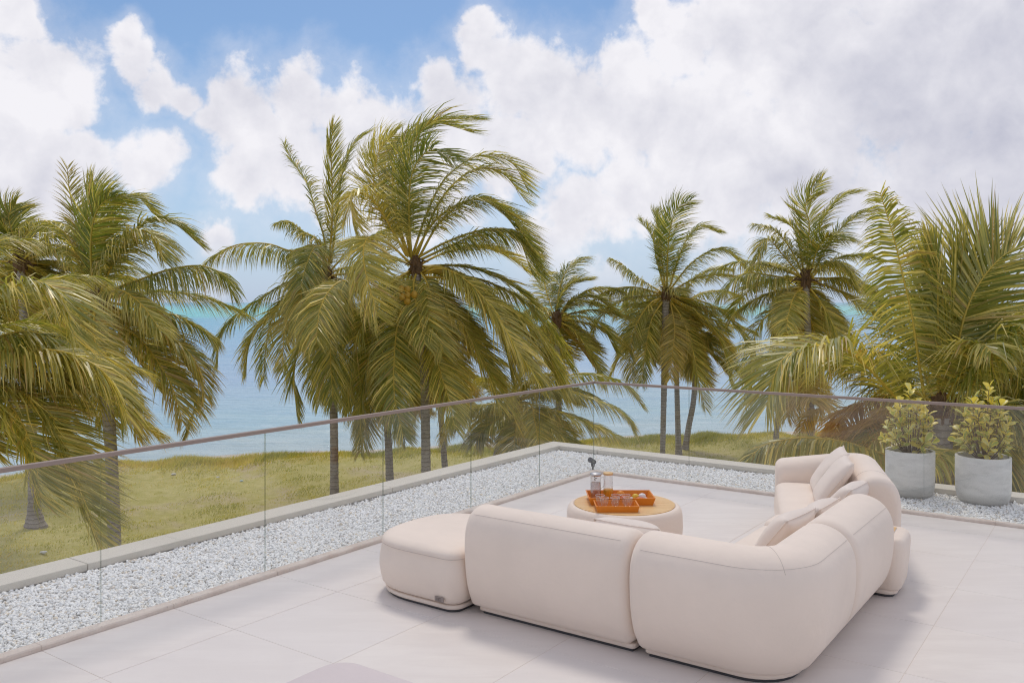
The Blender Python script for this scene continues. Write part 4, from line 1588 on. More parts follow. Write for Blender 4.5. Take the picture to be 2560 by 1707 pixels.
# ------------------------------------------------------------------ palms
def frond_mesh(name, pts, parent, r, pairs=70, ll=0.75, lw=0.042, droop=0.5, wind=0.22, tint=0.40, dry=0.0, stiff=0.0, rr0=0.036, t0=0.14, side_dir=None, gaps=0.05, tipdry=0.0, spread=0.8, taper=0.0, fwd0=0.45, fwd1=0.85, twist=0.5):
    wind = wind * 0.78
    """one palm leaf: midrib along pts with leaflets on both sides that droop and bend in the wind"""
    pairs, ll, lw = int(pairs * 2.2), ll * 1.28, lw * 0.70
    Mn = 26
    C = catmull(pts, Mn)
    T = np.gradient(C, axis=0)
    T /= np.linalg.norm(T, axis=1, keepdims=True)
    if side_dir is None:
        hvec = C[-1] - C[0]
        hvec = np.array([hvec[0], hvec[1], 0.0])
        if np.linalg.norm(hvec) < 0.35:
            hvec = np.array([0.3, -1.0, 0]) * 1.0
        side_dir = np.array([-hvec[1], hvec[0], 0.0])
    side_dir = np.asarray(side_dir, float)
    side_dir /= np.linalg.norm(side_dir)
    rad = rr0 * (1 - 0.82 * np.linspace(0, 1, Mn) ** 0.8)
    rv, rf = tube(C, rad, 4)
    tt = np.linspace(t0, 0.995, pairs)
    tt = np.repeat(tt, 2) + r.normal(0, 0.35 / pairs, pairs * 2)
    sgn = np.tile([1.0, -1.0], pairs)
    keep = r.uniform(size=len(tt)) > gaps
    tt, sgn = np.clip(tt[keep], 0.02, 0.999), sgn[keep]
    n = len(tt)
    fi = tt * (Mn - 1)
    i0 = np.minimum(fi.astype(int), Mn - 2)
    w = (fi - i0)[:, None]
    Pp = C[i0] * (1 - w) + C[i0 + 1] * w
    Tp = T[i0] * (1 - w) + T[i0 + 1] * w
    Tp /= np.linalg.norm(Tp, axis=1, keepdims=True)
    Sd = side_dir[None] - Tp * (Tp @ side_dir)[:, None]
    Sd /= np.linalg.norm(Sd, axis=1, keepdims=True) + 1e-9
    Nn = np.cross(Sd, Tp)
    Nn *= np.where(Nn[:, 2:3] < 0, -1, 1)
    u = (tt - t0) / (1 - t0)
    length = ll * (np.sin(np.pi * (0.16 + 0.74 * u)) ** 0.75) * r.uniform(0.82, 1.12, n) * (1 - taper * u)
    fwd = fwd0 + fwd1 * u ** 1.5
    d0 = Tp * fwd[:, None] + Sd * (sgn * spread)[:, None] + Nn * (0.30 + r.normal(0, 0.10, n))[:, None]
    d0 /= np.linalg.norm(d0, axis=1, keepdims=True)
    d0 += r.normal(0, 0.07, (n, 3))
    g = np.array([0, 0, -1.0])
    wv = np.array([1.0, 0.15, 0.0])
    ks = 3
    prev = Pp
    pts_ = [Pp]
    d = d0
    dirs = []
    drp = droop * r.uniform(0.7, 1.3, n)[:, None] * (1 - 0.75 * np.clip(-Tp[:, 2:3], 0, 1))
    wnd = wind * r.uniform(0.6, 1.4, n)[:, None]
    for k in range(ks):
        d = d + g * drp * (0.55 + 0.35 * k) + wv * wnd * (0.5 + 0.3 * k)
        d = d / np.linalg.norm(d, axis=1, keepdims=True)
        dirs.append(d)
        prev = prev + d * (length / ks)[:, None]
        pts_.append(prev)
    wd = Tp - d0 * np.sum(Tp * d0, axis=1, keepdims=True)
    wd /= np.linalg.norm(wd, axis=1, keepdims=True) + 1e-9
    tw = r.normal(0.0, twist, n)[:, None]
    wd = wd * np.cos(tw) + np.cross(d0, wd) * np.sin(tw)
    lwv = lw * r.uniform(0.75, 1.2, n) * (0.55 + 0.45 * np.sin(np.pi * np.clip(0.15 + 0.75 * u, 0, 1)))
    W0, W1, W2 = (lwv * 0.30)[:, None], (lwv * 0.5)[:, None], (lwv * 0.36)[:, None]
    quad = np.stack([pts_[0] - wd * W0, pts_[0] + wd * W0, pts_[1] - wd * W1, pts_[1] + wd * W1, pts_[2] - wd * W2, pts_[2] + wd * W2, pts_[3]], 1)
    V = quad.reshape(-1, 3)
    o = np.arange(n)[:, None] * 7
    fa = np.concatenate([o + np.array([[0, 1, 3, 2]]), o + np.array([[2, 3, 5, 4]]), o + np.array([[4, 5, 6]])], 1).reshape(-1)
    tot = np.tile([4, 4, 3], n)
    ti = np.clip(0.62 * tint - 0.06 + r.normal(0, 0.13, n) + (r.uniform(size=n) < 0.27) * r.uniform(0.25, 0.75, n), 0, 1)  # random outlier leaflets coloured straw yellow to imitate highlights in the crown
    dd = np.clip(dry + (r.uniform(size=n) < 0.06 + tipdry * 0.25) * r.uniform(0.2, 0.8, n) + tipdry * 0.5 * u ** 3, 0, 1)
    TI = np.repeat(ti, 7)
    dt = np.repeat(dd[:, None], 7, 1)
    dt[:, 4:6] += 0.05
    dt[:, 6] += 0.30 + tipdry * 0.4
    DR = np.clip(dt.reshape(-1), 0, 1)
    starts = np.concatenate([[0], np.cumsum(tot)[:-1]])
    lens = np.array([len(f) for f in rf])
    fr = np_mesh(name, np.array(rv), np.concatenate([np.array(f) for f in rf]), np.concatenate([[0], np.cumsum(lens)[:-1]]), lens, [M['rachis']], parent, True, None,
                 {'tint': ('FLOAT', np.full(len(rv), min(1.0, 0.25 + tint))), 'dry': ('FLOAT', np.full(len(rv), dry * 0.8))})
    lf = np_mesh("leaflets", V, fa, starts, tot, [M['leaf']], fr, False, None, {'tint': ('FLOAT', TI), 'dry': ('FLOAT', DR)})
    lf['kind'] = 'stuff'
    return fr


def auto_path(c, azim, elev, L, grav, wind, r, n=9):
    """midrib that starts at azim/elev and bends under weight and wind"""
    d = np.array([math.cos(elev) * math.cos(azim), math.cos(elev) * math.sin(azim), math.sin(elev)])
    p = np.array(c, float)
    out = [p.copy()]
    for k in range(n):
        t = (k + 1) / n
        d = d + np.array([wind * 0.16 * t, 0, -grav * 0.26 * t])
        d /= np.linalg.norm(d)
        p = p + d * L / n
        out.append(p.copy())
    return out


def palm(label, crown, foot, Y, seed, rad=(0.10, 0.13), traced=(), auto=0, L=3.6, ll=0.75, lw=0.042, pairs=66, scale=1.0, up=(70, -70), crown_boot=True, flare=1.5,
         tint=0.42, windk=1.0, defaults=None, nuts=(), trunk_pts=None, yfoot=None, gap_az=None):
    r = np.random.default_rng(seed)
    c = at(crown[0], crown[1], Y)
    yf = yfoot or Y
    fx = (foot[0] - CX) / F * yf
    fz = float(lawn_z(np.array(fx), np.array(yf)))
    base = Vector((fx, yf, fz))
    t = thing("palm_tree", label, "palm tree", base, 0, "coconut palms along the beach")
    inv = np.array(base)
    # trunk
    mids = [at(a, b, Y + (yf - Y) * 0.5) for a, b in (trunk_pts or [])]
    tp = catmull([np.array(base) - np.array([0, 0, 0.1])] + [np.array(m_) for m_ in mids[::-1]] + [np.array(c) - np.array([0, 0, 0.05])], 60) - inv
    s = np.linspace(0, 1, 60)
    rd = rad[1] + (rad[0] - rad[1]) * s
    rd = rd * (1 + (flare - 1) * np.exp(-s * 22))
    rd = rd * (1 + 0.035 * ((np.arange(60) % 2) * 2 - 1))
    v_, f_ = tube(tp, rd, 12)
    mesh("trunk", v_, f_, M['trunk'], t, True)
    if crown_boot:
        bm = bmesh.new()
        bmesh.ops.create_icosphere(bm, subdivisions=3, radius=1.0)
        for v in bm.verts:
            k = 1 + 0.22 * math.sin(9 * v.co.x + seed) * math.sin(8 * v.co.y) + r.uniform(-0.08, 0.08)
            v.co = Vector((v.co.x * 0.17 * k, v.co.y * 0.17 * k, v.co.z * 0.34 * k)) * scale
        o = bobj("leaf_sheath", bm, M['fibre'], t)
        o.location = Vector(c) - base
        # old flower stalks and leaf bases
        for q in range(9):
            a = q * 2.4 + seed
            e = math.radians(r.uniform(-20, 55))
            l_ = r.uniform(0.35, 0.7) * scale
            d = Vector((math.cos(a) * math.cos(e), math.sin(a) * math.cos(e), math.sin(e)))
            p0 = Vector(c) - base
            v_, f_ = tube([p0, p0 + d * l_ * 0.6 + Vector((0, 0, 0.02)), p0 + d * l_ + Vector((0, 0, -0.12))], [0.045 * scale, 0.03 * scale, 0.012 * scale], 5)
            mesh("flower_stalk", v_, f_, M['fibre'], t, True)
    cl_ = np.array(c) - inv
    dft = dict(ll=ll, lw=lw, pairs=pairs, tint=tint)
    dft.update(defaults or {})
    for it in traced:
        path, dy = it[0], it[1]
        kw = dict(dft)
        if len(it) > 2:
            kw.update(it[2])
        n = len(path)
        pts = []
        for k, (a, b) in enumerate(path):
            f = k / (n - 1)
            dd = dy * f if not isinstance(dy, (list, tuple)) else np.interp(f, np.linspace(0, 1, len(dy)), dy)
            pts.append(np.array(at(a, b, Y + dd)) - inv)
        frond_mesh("frond", pts, t, r, **kw)
    ph = r.uniform(0, 6.28)
    for k in range(auto):
        f = (k + 0.5) / auto
        az_ = ph + k * 2.39996
        if traced:                                      # fronds read off the photo face the viewer, the rest fill the far side
            az_ = math.radians(5 + 170 * ((k * 0.61803 + ph) % 1.0))
        elev = math.radians(up[0] + (up[1] - up[0]) * f + r.uniform(-8, 8))
        Lk = L * (0.72 + 0.35 * math.sin(math.pi * min(1, f + 0.25))) * r.uniform(0.85, 1.1)
        pts = auto_path(cl_, az_, elev, Lk, r.uniform(0.7, 1.15), windk * r.uniform(0.6, 1.3), r)
        kw = dict(dft)
        kw['tint'] = float(np.clip(dft['tint'] + r.normal(0.0, 0.14) + (0.15 if f > 0.75 else 0), 0, 1))
        kw['dry'] = 0.35 if (f > 0.9 and r.uniform() < 0.5) else 0.0
        kw['tipdry'] = 0.5 * f
        kw['droop'] = r.uniform(0.3, 0.75)
        kw['wind'] = r.uniform(0.15, 0.45) * windk
        frond_mesh("frond", pts, t, r, **kw)
    for (a, b, dy, rn) in nuts:
        bm = bmesh.new()
        bmesh.ops.create_icosphere(bm, subdivisions=2, radius=rn)
        for v in bm.verts:
            v.co.z *= 1.15
        o = bobj("coconut", bm, M['coconut'], t, True)
        o.location = at(a, b, Y + dy) - base
    return t


def zz(ox, oy, sc, pts):
    return [(ox + a / sc, oy + b / sc) for a, b in pts]


Z2 = lambda *p: zz(700, 200, 1.96, p)             # zoom windows in which the midribs were read off
Z3 = lambda *p: zz(1400, 350, 1.742, p)
ZA = lambda *p: zz(0, 380, 3.267, p)
ZB = lambda *p: zz(0, 760, 2.45, p)
ZC = lambda *p: zz(460, 560, 2.657, p)
ZD = lambda *p: zz(860, 640, 2.9036, p)
ZE = lambda *p: zz(1300, 920, 4.9, p)
ZI = lambda *p: zz(2100, 420, 2.45, p)
ZJ = lambda *p: zz(1820, 860, 4.9, p)

# the big palm in the middle
B = [
    (Z2((645, 880), (632, 650), (650, 450), (740, 345), (860, 400)), -1.6, dict(tint=0.12, droop=0.28, wind=0.35, ll=0.85, side_dir=(1, -0.1, 0))),
    (Z2((640, 870), (600, 600), (620, 340), (740, 215), (960, 260)), 0.6, dict(tint=0.35, droop=0.10, wind=0.6, ll=0.85)),
    (Z2((630, 860), (560, 620), (560, 400), (640, 260), (800, 200)), 1.2, dict(tint=0.50, droop=0.05, wind=0.7)),
    (Z2((670, 860), (780, 600), (930, 450), (1080, 450), (1210, 600)), 1.0, dict(tint=0.40, droop=0.45, wind=0.5)),
    (Z2((680, 870), (790, 690), (950, 585), (1110, 670), (1290, 950)), -0.5, dict(tint=0.30, droop=0.55, wind=0.55, ll=0.85)),
    (Z2((690, 880), (830, 815), (1010, 740), (1150, 750), (1240, 960)), 0.3, dict(tint=0.30, droop=0.8, wind=0.3, ll=0.9)),
    (Z2((640, 900), (530, 800), (430, 775), (412, 900), (480, 1160)), -2.0, dict(tint=0.85, droop=0.5, wind=0.45, ll=1.0, pairs=84)),
    (Z2((620, 860), (480, 620), (390, 550), (345, 590), (365, 720)), -0.8, dict(tint=0.85, droop=0.6, wind=0.3, ll=0.95, pairs=84)),
    (Z2((620, 850), (520, 580), (470, 390), (540, 290)), 1.8, dict(tint=0.75, droop=0.1, wind=0.4)),
    (ZD((560, 120), (650, 75), (770, 105), (900, 200), (1050, 400), (1170, 600), (1330, 760), (1450, 960)), -1.2, dict(tint=0.45, droop=1.0, wind=0.12, ll=0.95, pairs=90)),
    (ZD((570, 130), (740, 110), (880, 210), (1000, 350), (1110, 500), (1190, 700), (1215, 880)), -0.4, dict(tint=0.45, droop=1.1, wind=0.1, ll=0.9, pairs=80)),
    (ZD((580, 110), (850, 140), (1050, 190), (1250, 290), (1420, 450), (1540, 620), (1640, 800)), 0.8, dict(tint=0.35, droop=1.1, wind=0.15, ll=0.95, pairs=90)),
    (ZD((540, 190), (600, 430), (650, 660), (710, 880), (770, 1080), (800, 1250)), -1.6, dict(tint=0.55, droop=0.45, wind=0.06, ll=0.85, pairs=84)),
    (ZD((480, 180), (420, 360), (380, 560), (362, 800), (370, 1050), (430, 1300)), -1.8, dict(tint=0.38, droop=0.5, wind=0.12, ll=0.85, pairs=84)),
    (ZD((470, 170), (270, 490), (190, 700), (140, 900), (120, 1100), (120, 1320)), -0.8, dict(tint=0.40, droop=0.5, wind=0.05, ll=0.8, pairs=80)),
    (ZC((1200, 420), (1100, 470), (1030, 590), (980, 720), (975, 900), (990, 1170)), -1.2, dict(tint=0.40, droop=0.8, wind=0.12, ll=0.9, pairs=84)),
    (ZC((1200, 400), (1130, 440), (1000, 560), (850, 700), (770, 830), (730, 1000), (750, 1280)), -0.3, dict(tint=0.42, droop=0.7, wind=0.05, ll=0.8, pairs=84)),
    (ZD((600, 200), (760, 380), (900, 560), (960, 680), (1080, 860), (1170, 1030), (1240, 1180), (1260, 1330)), 0.6, dict(tint=0.50, droop=1.0, wind=0.1, ll=0.8, pairs=84, tipdry=0.5)),
    (ZD((560, 200), (640, 280), (780, 420), (880, 550), (920, 700)), 1.2, dict(tint=0.40, droop=0.9, wind=0.1, tipdry=0.5)),
    (ZD((520, 200), (500, 420), (470, 640), (500, 860), (520, 1000)), 1.4, dict(tint=0.30, droop=0.5, wind=0.1)),
    (ZD((560, 220), (700, 500), (800, 760), (870, 960)), 1.8, dict(tint=0.55, droop=0.7, wind=0.1, tipdry=0.7)),
    (ZD((480, 200), (330, 420), (230, 640), (60, 900)), 1.6, dict(tint=0.30, droop=0.7, wind=0.1)),
]
ZF = lambda *p: zz(475, 200, 1.742, p)
B += [
    (ZD((530, 110), (505, 200), (520, 330), (560, 480), (585, 640)), -1.5, dict(tint=0.5, droop=0.4, wind=0.1, ll=0.75, pairs=60)),
    (ZD((550, 110), (600, 190), (640, 330), (690, 520), (720, 700)), -1.3, dict(tint=0.6, droop=0.5, wind=0.1, ll=0.8, pairs=60)),
    (ZD((590, 120), (700, 90), (850, 150), (1000, 290), (1140, 480), (1260, 680), (1380, 860)), -1.6, dict(tint=0.75, droop=0.9, wind=0.1, ll=1.2, pairs=96)),
    (ZD((590, 150), (780, 170), (1000, 260), (1250, 420), (1430, 620), (1530, 820), (1580, 1000)), -0.2, dict(tint=0.6, droop=0.9, wind=0.12, ll=1.2, pairs=96)),
    (ZD((560, 200), (680, 260), (800, 400), (940, 620), (1050, 850), (1120, 1080)), -1.0, dict(tint=0.65, droop=0.7, wind=0.1, ll=1.0, pairs=90)),
    (ZF((960, 760), (940, 500), (960, 300), (1060, 180), (1250, 170)), -0.6, dict(tint=0.30, droop=0.15, wind=0.55, ll=0.95)),
    (ZF((970, 760), (1040, 560), (1120, 420), (1260, 330), (1400, 360), (1470, 480)), 0.4, dict(tint=0.40, droop=0.5, wind=0.5, ll=0.9)),
    (ZF((970, 770), (1080, 600), (1250, 520), (1400, 600), (1500, 760)), -1.0, dict(tint=0.35, droop=0.5, wind=0.5, ll=0.95)),
    (ZF((950, 770), (850, 600), (800, 450), (830, 300), (900, 230)), 1.0, dict(tint=0.70, droop=0.2, wind=0.4, ll=0.9)),
    (ZF((980, 780), (1130, 700), (1300, 650), (1430, 690), (1520, 850)), -0.8, dict(tint=0.35, droop=0.8, wind=0.4, ll=0.95)),
    (ZF((1000, 810), (1150, 830), (1330, 960), (1480, 1130), (1600, 1300)), 0.2, dict(tint=0.50, droop=1.0, wind=0.12, ll=1.0, pairs=84)),
    (ZC((1180, 400), (1050, 380), (960, 450), (900, 580), (880, 780)), -1.9, dict(tint=0.60, droop=0.7, wind=0.2, ll=0.95, pairs=80)),
    (ZF((960, 830), (860, 900), (760, 1040), (700, 1230), (690, 1420)), -1.0, dict(tint=0.45, droop=0.6, wind=0.1, ll=0.85, pairs=84)),
]
nuts = [(860 + a / 2.9036, 640 + b / 2.9036, -1.15, 0.085) for a, b in ((415, 240), (460, 242), (425, 295), (462, 285), (510, 280), (460, 328))]
palm("tallest coconut palm in the middle with a bunch of green coconuts", (1040, 668), (1066, 1330), 22.0, 21, (0.10, 0.125), B, 12, L=3.4, up=(35, -75), nuts=nuts,
     trunk_pts=[(1059, 900), (1064, 1080)], scale=0.85)

# palm behind it on the left
Cf = [
    (Z2((225, 900), (215, 770), (180, 660), (130, 500), (60, 400), (20, 310)), 0.3, dict(tint=0.42, droop=0.35, wind=0.15, ll=0.6)),
    (Z2((240, 900), (255, 700), (255, 500), (250, 330), (262, 220)), 0.2, dict(tint=0.50, droop=-0.1, wind=0.25, ll=0.65, spread=0.45)),
    (Z2((250, 900), (280, 650), (300, 480), (350, 330), (440, 250)), 0.5, dict(tint=0.35, droop=0.05, wind=0.4, ll=0.65)),
    (Z2((220, 900), (190, 790), (110, 740), (40, 690), (-20, 700)), 0.3, dict(tint=0.40, droop=0.9, wind=0.05, ll=0.55)),
    (ZC((980, 250), (860, 140), (720, 180), (560, 132), (380, 132), (230, 190), (120, 280)), -0.6, dict(tint=0.45, droop=1.3, wind=0.05, ll=0.75, pairs=80)),
    (ZC((960, 330), (860, 330), (660, 400), (500, 500), (330, 620), (240, 760), (220, 930)), -0.4, dict(tint=0.25, droop=1.2, wind=0.08, ll=0.8, pairs=80)),
    (ZC((960, 340), (830, 420), (650, 540), (500, 680), (430, 810), (410, 1000)), -1.0, dict(tint=0.60, droop=0.7, wind=0.05, ll=0.75, pairs=76)),
    (ZC((960, 350), (820, 440), (740, 540), (680, 660), (660, 800), (655, 980)), -1.5, dict(tint=0.70, droop=0.5, wind=0.05, ll=0.7, pairs=76)),
    (ZC((960, 300), (880, 150), (810, 280), (775, 430)), -1.8, dict(tint=0.30, droop=0.6, wind=0.1, ll=0.8)),
    (ZC((960, 340), (700, 480), (580, 640), (540, 860), (530, 1040)), 0.6, dict(tint=0.30, droop=0.8, wind=0.1)),
    (ZC((970, 350), (900, 600), (860, 900), (900, 1200)), 0.8, dict(tint=0.35, droop=0.6, wind=0.12)),
    (ZC((980, 350), (960, 600), (920, 850), (960, 1120)), -0.6, dict(tint=0.45, droop=0.6, wind=0.12)),
    (ZC((980, 330), (880, 250), (810, 320), (780, 500), (790, 700)), -2.2, dict(tint=0.55, droop=0.7, wind=0.2, ll=0.9)),
    (ZC((990, 340), (920, 400), (870, 540), (850, 760)), -2.2, dict(tint=0.70, droop=0.6, wind=0.15, ll=0.85)),
    (ZC((1000, 340), (1010, 440), (980, 620), (940, 800)), -2.0, dict(tint=0.40, droop=0.6, wind=0.15, ll=0.85)),
]
palm("coconut palm left of the tallest one with a long frond arching over the sea", (815, 690), (836, 1340), 24.5, 22, (0.10, 0.12), Cf, 12, L=2.8, up=(60, -75), trunk_pts=[(830, 900), (835, 1080)])

# two palms hidden behind the middle group, their trunks showing through the glass
palm("slender coconut palm whose trunk stands left of the tallest palm's trunk", (950, 880), (976, 1250), 25.5, 23, (0.09, 0.12), [
    (ZD((262, 700), (130, 800), (60, 980), (110, 1250)), -0.6, dict(tint=0.35, droop=0.6)),
    (ZD((262, 700), (320, 900), (360, 1130), (440, 1330)), -1.0, dict(tint=0.30, droop=0.6, wind=0.15)),
    (ZD((262, 700), (200, 950), (180, 1200), (120, 1420)), -0.8, dict(tint=0.35, droop=0.6)),
], 12, L=2.6, up=(60, -70), trunk_pts=[(968, 1060)])
palm("leaning thin coconut palm just right of the tallest palm's trunk", (1090, 900), (1116, 1230), 27.0, 24, (0.08, 0.10), [
    (ZD((660, 760), (740, 900), (800, 1000), (860, 1120)), -0.6, dict(tint=0.70, droop=0.7, dry=0.35)),
    (ZD((660, 760), (620, 900), (560, 1020), (540, 1130)), -0.4, dict(tint=0.80, droop=0.8, dry=0.5)),
    (ZD((660, 760), (760, 860), (860, 900), (920, 1000)), -0.8, dict(tint=0.80, droop=0.8, dry=0.3)),
], 12, L=2.4, up=(60, -70), trunk_pts=[(1104, 1060)])

# short palm behind the balustrade corner
Ef = [
    (ZE((-120, 450), (150, 270), (430, 130), (800, 62), (1150, 130), (1330, 250), (1490, 450)), 0.8, dict(tint=0.42, droop=1.0, wind=0.25, ll=0.75, pairs=80)),
    (ZE((-120, 460), (120, 350), (350, 270), (620, 280), (900, 380), (1150, 480), (1330, 640), (1390, 800)), -0.4, dict(tint=0.55, droop=0.9, wind=0.15, ll=0.75, pairs=80)),
    (ZE((-120, 480), (100, 500), (380, 510), (750, 640), (1000, 740), (1240, 860)), -1.2, dict(tint=0.60, droop=0.7, wind=0.15, ll=0.75, pairs=80)),
    (ZE((-110, 480), (80, 540), (300, 650), (450, 780), (620, 930), (700, 1020)), -1.6, dict(tint=0.55, droop=0.6, wind=0.15)),
    (ZE((-100, 480), (120, 440), (180, 650), (220, 880), (240, 1000)), -1.9, dict(tint=0.75, droop=0.4, wind=0.1)),
    (ZE((-120, 460), (60, 240), (200, 120), (420, 60)), -0.8, dict(tint=0.50, droop=0.5, wind=0.3)),
    (ZE((-130, 460), (-20, 200), (60, 20), (220, -60)), 0.2, dict(tint=0.50, droop=0.3, wind=0.35)),
    (ZD((1230, 1090), (1050, 1075), (900, 1130), (810, 1230)), -0.4, dict(tint=0.35, droop=0.9, wind=0.05)),
    (ZD((1230, 1090), (1120, 1180), (1010, 1260), (960, 1340)), -0.8, dict(tint=0.30, droop=0.7, wind=0.05)),
    (ZD((1230, 1090), (1250, 1200), (1240, 1320), (1230, 1420)), -1.2, dict(tint=0.50, droop=0.4, wind=0.05)),
]
palm("short spreading coconut palm behind the corner of the balustrade", (1280, 1012), (1212, 1290), 24.0, 25, (0.15, 0.22), Ef, 9, L=2.7, up=(40, -40), flare=1.3, tint=0.50)
palm("low windswept coconut palm between the middle group and the right hand palms", (1392, 800), (1400, 1110), 30.0, 26, (0.09, 0.12), [
    (zz(0, 0, 1, [(1392, 800), (1395, 760), (1420, 715), (1470, 700)]), 0.2, dict(tint=0.35, droop=0.05, wind=0.6)),
    (zz(0, 0, 1, [(1392, 800), (1430, 750), (1490, 745), (1545, 790)]), 0.0, dict(tint=0.35, droop=0.3, wind=0.5)),
    (zz(0, 0, 1, [(1392, 800), (1440, 790), (1500, 810), (1540, 880)]), -0.6, dict(tint=0.40, droop=0.7, wind=0.4)),
    (zz(0, 0, 1, [(1392, 800), (1350, 770), (1310, 790), (1290, 840)]), -0.4, dict(tint=0.50, droop=0.6, wind=0.3)),
    (zz(0, 0, 1, [(1392, 800), (1440, 830), (1480, 890), (1500, 960)]), -0.8, dict(tint=0.50, droop=0.7, wind=0.3)),
], 16, L=2.8, up=(70, -60), windk=1.4, tint=0.40)

# right hand palms
G = [
    (Z3((465, 660), (468, 520), (478, 400), (510, 300), (570, 262)), -1.5, dict(tint=0.10, droop=0.15, wind=0.35, ll=0.75, side_dir=(1, 0, 0))),
    (Z3((455, 650), (420, 520), (400, 420), (350, 350)), 0.4, dict(tint=0.45, droop=0.3, wind=0.3, ll=0.6)),
    (Z3((460, 650), (440, 500), (430, 380), (410, 310)), 0.5, dict(tint=0.45, droop=0.0, wind=0.35, ll=0.6)),
    (Z3((475, 650), (530, 480), (600, 380), (690, 400)), 0.3, dict(tint=0.40, droop=0.3, wind=0.5, ll=0.65)),
    (Z3((480, 650), (580, 530), (700, 475), (810, 560)), 0.0, dict(tint=0.35, droop=0.5, wind=0.5, ll=0.7)),
    (Z3((480, 660), (600, 600), (730, 590), (830, 640)), -0.4, dict(tint=0.50, droop=0.5, wind=0.4, ll=0.7)),
    (Z3((445, 665), (340, 600), (270, 545), (222, 515)), 0.2, dict(tint=0.45, droop=0.7, wind=0.1, ll=0.5)),
    (Z3((440, 670), (320, 640), (210, 655), (140, 705)), -0.3, dict(tint=0.45, droop=1.0, wind=0.1, ll=0.6)),
    (Z3((440, 690), (350, 765), (285, 890), (215, 1040)), 0.3, dict(tint=0.45, droop=0.7, wind=0.08, ll=0.65)),
    (Z3((440, 690), (390, 715), (330, 810), (305, 920), (310, 1050)), -0.9, dict(tint=0.60, droop=0.5, wind=0.08, ll=0.65)),
    (Z3((450, 700), (400, 780), (375, 900), (355, 1060)), -1.2, dict(tint=0.45, droop=0.5, wind=0.08, ll=0.65)),
    (Z3((480, 700), (540, 790), (580, 920), (605, 1060), (630, 1165)), -1.0, dict(tint=0.60, droop=0.5, wind=0.08, ll=0.7)),
    (Z3((490, 690), (610, 760), (700, 880), (740, 1050)), -0.6, dict(tint=0.50, droop=0.6, wind=0.08, ll=0.7)),
    (Z3((500, 680), (660, 720), (780, 830), (850, 985)), -0.2, dict(tint=0.40, droop=0.9, wind=0.1, ll=0.75)),
    (Z3((480, 700), (500, 820), (490, 920), (480, 1040)), -1.3, dict(tint=0.60, droop=0.4, wind=0.05, ll=0.6, dry=0.3)),
]
palm("coconut palm right of centre with shaggy brown trunk and dry flower stalks", (1665, 738), (1656, 1145), 31.0, 27, (0.13, 0.09), [(p_, d_, dict(k_, ll=k_.get('ll', 0.7) * 1.15)) for p_, d_, k_ in G], 16, L=3.3, up=(10, -75), scale=0.95, flare=1.1, trunk_pts=[(1662, 880)])
palm("thin pale coconut palm standing behind the shaggy trunked one", (1690, 780), (1697, 1140), 32.5, 28, (0.08, 0.11), [], 14, L=2.6, up=(70, -70), trunk_pts=[(1692, 960)])
palm("curved trunk coconut palm right of the thin pale one", (1740, 850), (1712, 1110), 33.5, 29, (0.09, 0.12), [], 12, L=2.2, up=(60, -75), trunk_pts=[(1735, 990), (1722, 1065)])

Hh = [
    (Z3((1075, 600), (1080, 480), (1085, 360), (1070, 280), (1140, 175)), -0.8, dict(tint=0.30, droop=0.0, wind=0.5, ll=0.7)),
    (Z3((1080, 600), (1100, 450), (1150, 330), (1220, 250), (1300, 225)), 0.2, dict(tint=0.35, droop=0.15, wind=0.5, ll=0.65)),
    (Z3((1090, 600), (1180, 440), (1270, 340), (1370, 290)), 0.2, dict(tint=0.35, droop=0.3, wind=0.4, ll=0.65)),
    (Z3((1085, 600), (1120, 480), (1170, 420), (1240, 430)), -1.5, dict(tint=0.10, droop=0.4, wind=0.4, ll=0.8)),
    (Z3((1065, 600), (1000, 470), (930, 390), (845, 365)), 0.1, dict(tint=0.45, droop=0.6, wind=0.15, ll=0.55)),
    (Z3((1065, 600), (1040, 460), (1010, 380), (910, 330)), 0.4, dict(tint=0.45, droop=0.3, wind=0.2, ll=0.55)),
    (Z3((1060, 610), (970, 500), (900, 430), (860, 520)), -0.5, dict(tint=0.40, droop=0.7, wind=0.1, ll=0.65)),
    (Z3((1055, 620), (920, 590), (790, 585), (690, 690)), -0.2, dict(tint=0.35, droop=1.1, wind=0.1, ll=0.75)),
    (Z3((1055, 640), (900, 670), (770, 745)), 0.3, dict(tint=0.40, droop=1.0, wind=0.1, ll=0.7)),
    (Z3((1055, 640), (950, 720), (850, 850), (825, 1150)), -0.3, dict(tint=0.40, droop=0.7, wind=0.05, ll=0.75)),
    (Z3((1060, 640), (1020, 680), (995, 760), (985, 830)), -1.5, dict(tint=0.65, droop=0.4, wind=0.08, ll=0.65)),
    (Z3((1090, 610), (1150, 545), (1225, 540), (1290, 650)), -0.8, dict(tint=0.45, droop=0.7, wind=0.2, ll=0.65)),
    (Z3((1090, 620), (1220, 600), (1340, 640), (1400, 760)), -0.2, dict(tint=0.40, droop=0.9, wind=0.15, ll=0.7)),
    (Z3((1085, 640), (1150, 730), (1200, 850), (1220, 1000)), -0.8, dict(tint=0.55, droop=0.6, wind=0.1, ll=0.7)),
    (ZJ((960, 330), (1200, 720), (1150, 790), (1020, 850), (930, 970), (880, 1110)), -0.6, dict(tint=0.70, droop=0.8, dry=0.45, ll=0.5)),
    (ZJ((960, 330), (1000, 480), (990, 620), (1010, 700)), -0.9, dict(tint=0.80, droop=0.5, dry=0.45, ll=0.7)),
    (ZJ((960, 330), (860, 520), (780, 700), (720, 900)), -0.5, dict(tint=0.70, droop=0.6, dry=0.35, ll=0.6)),
]
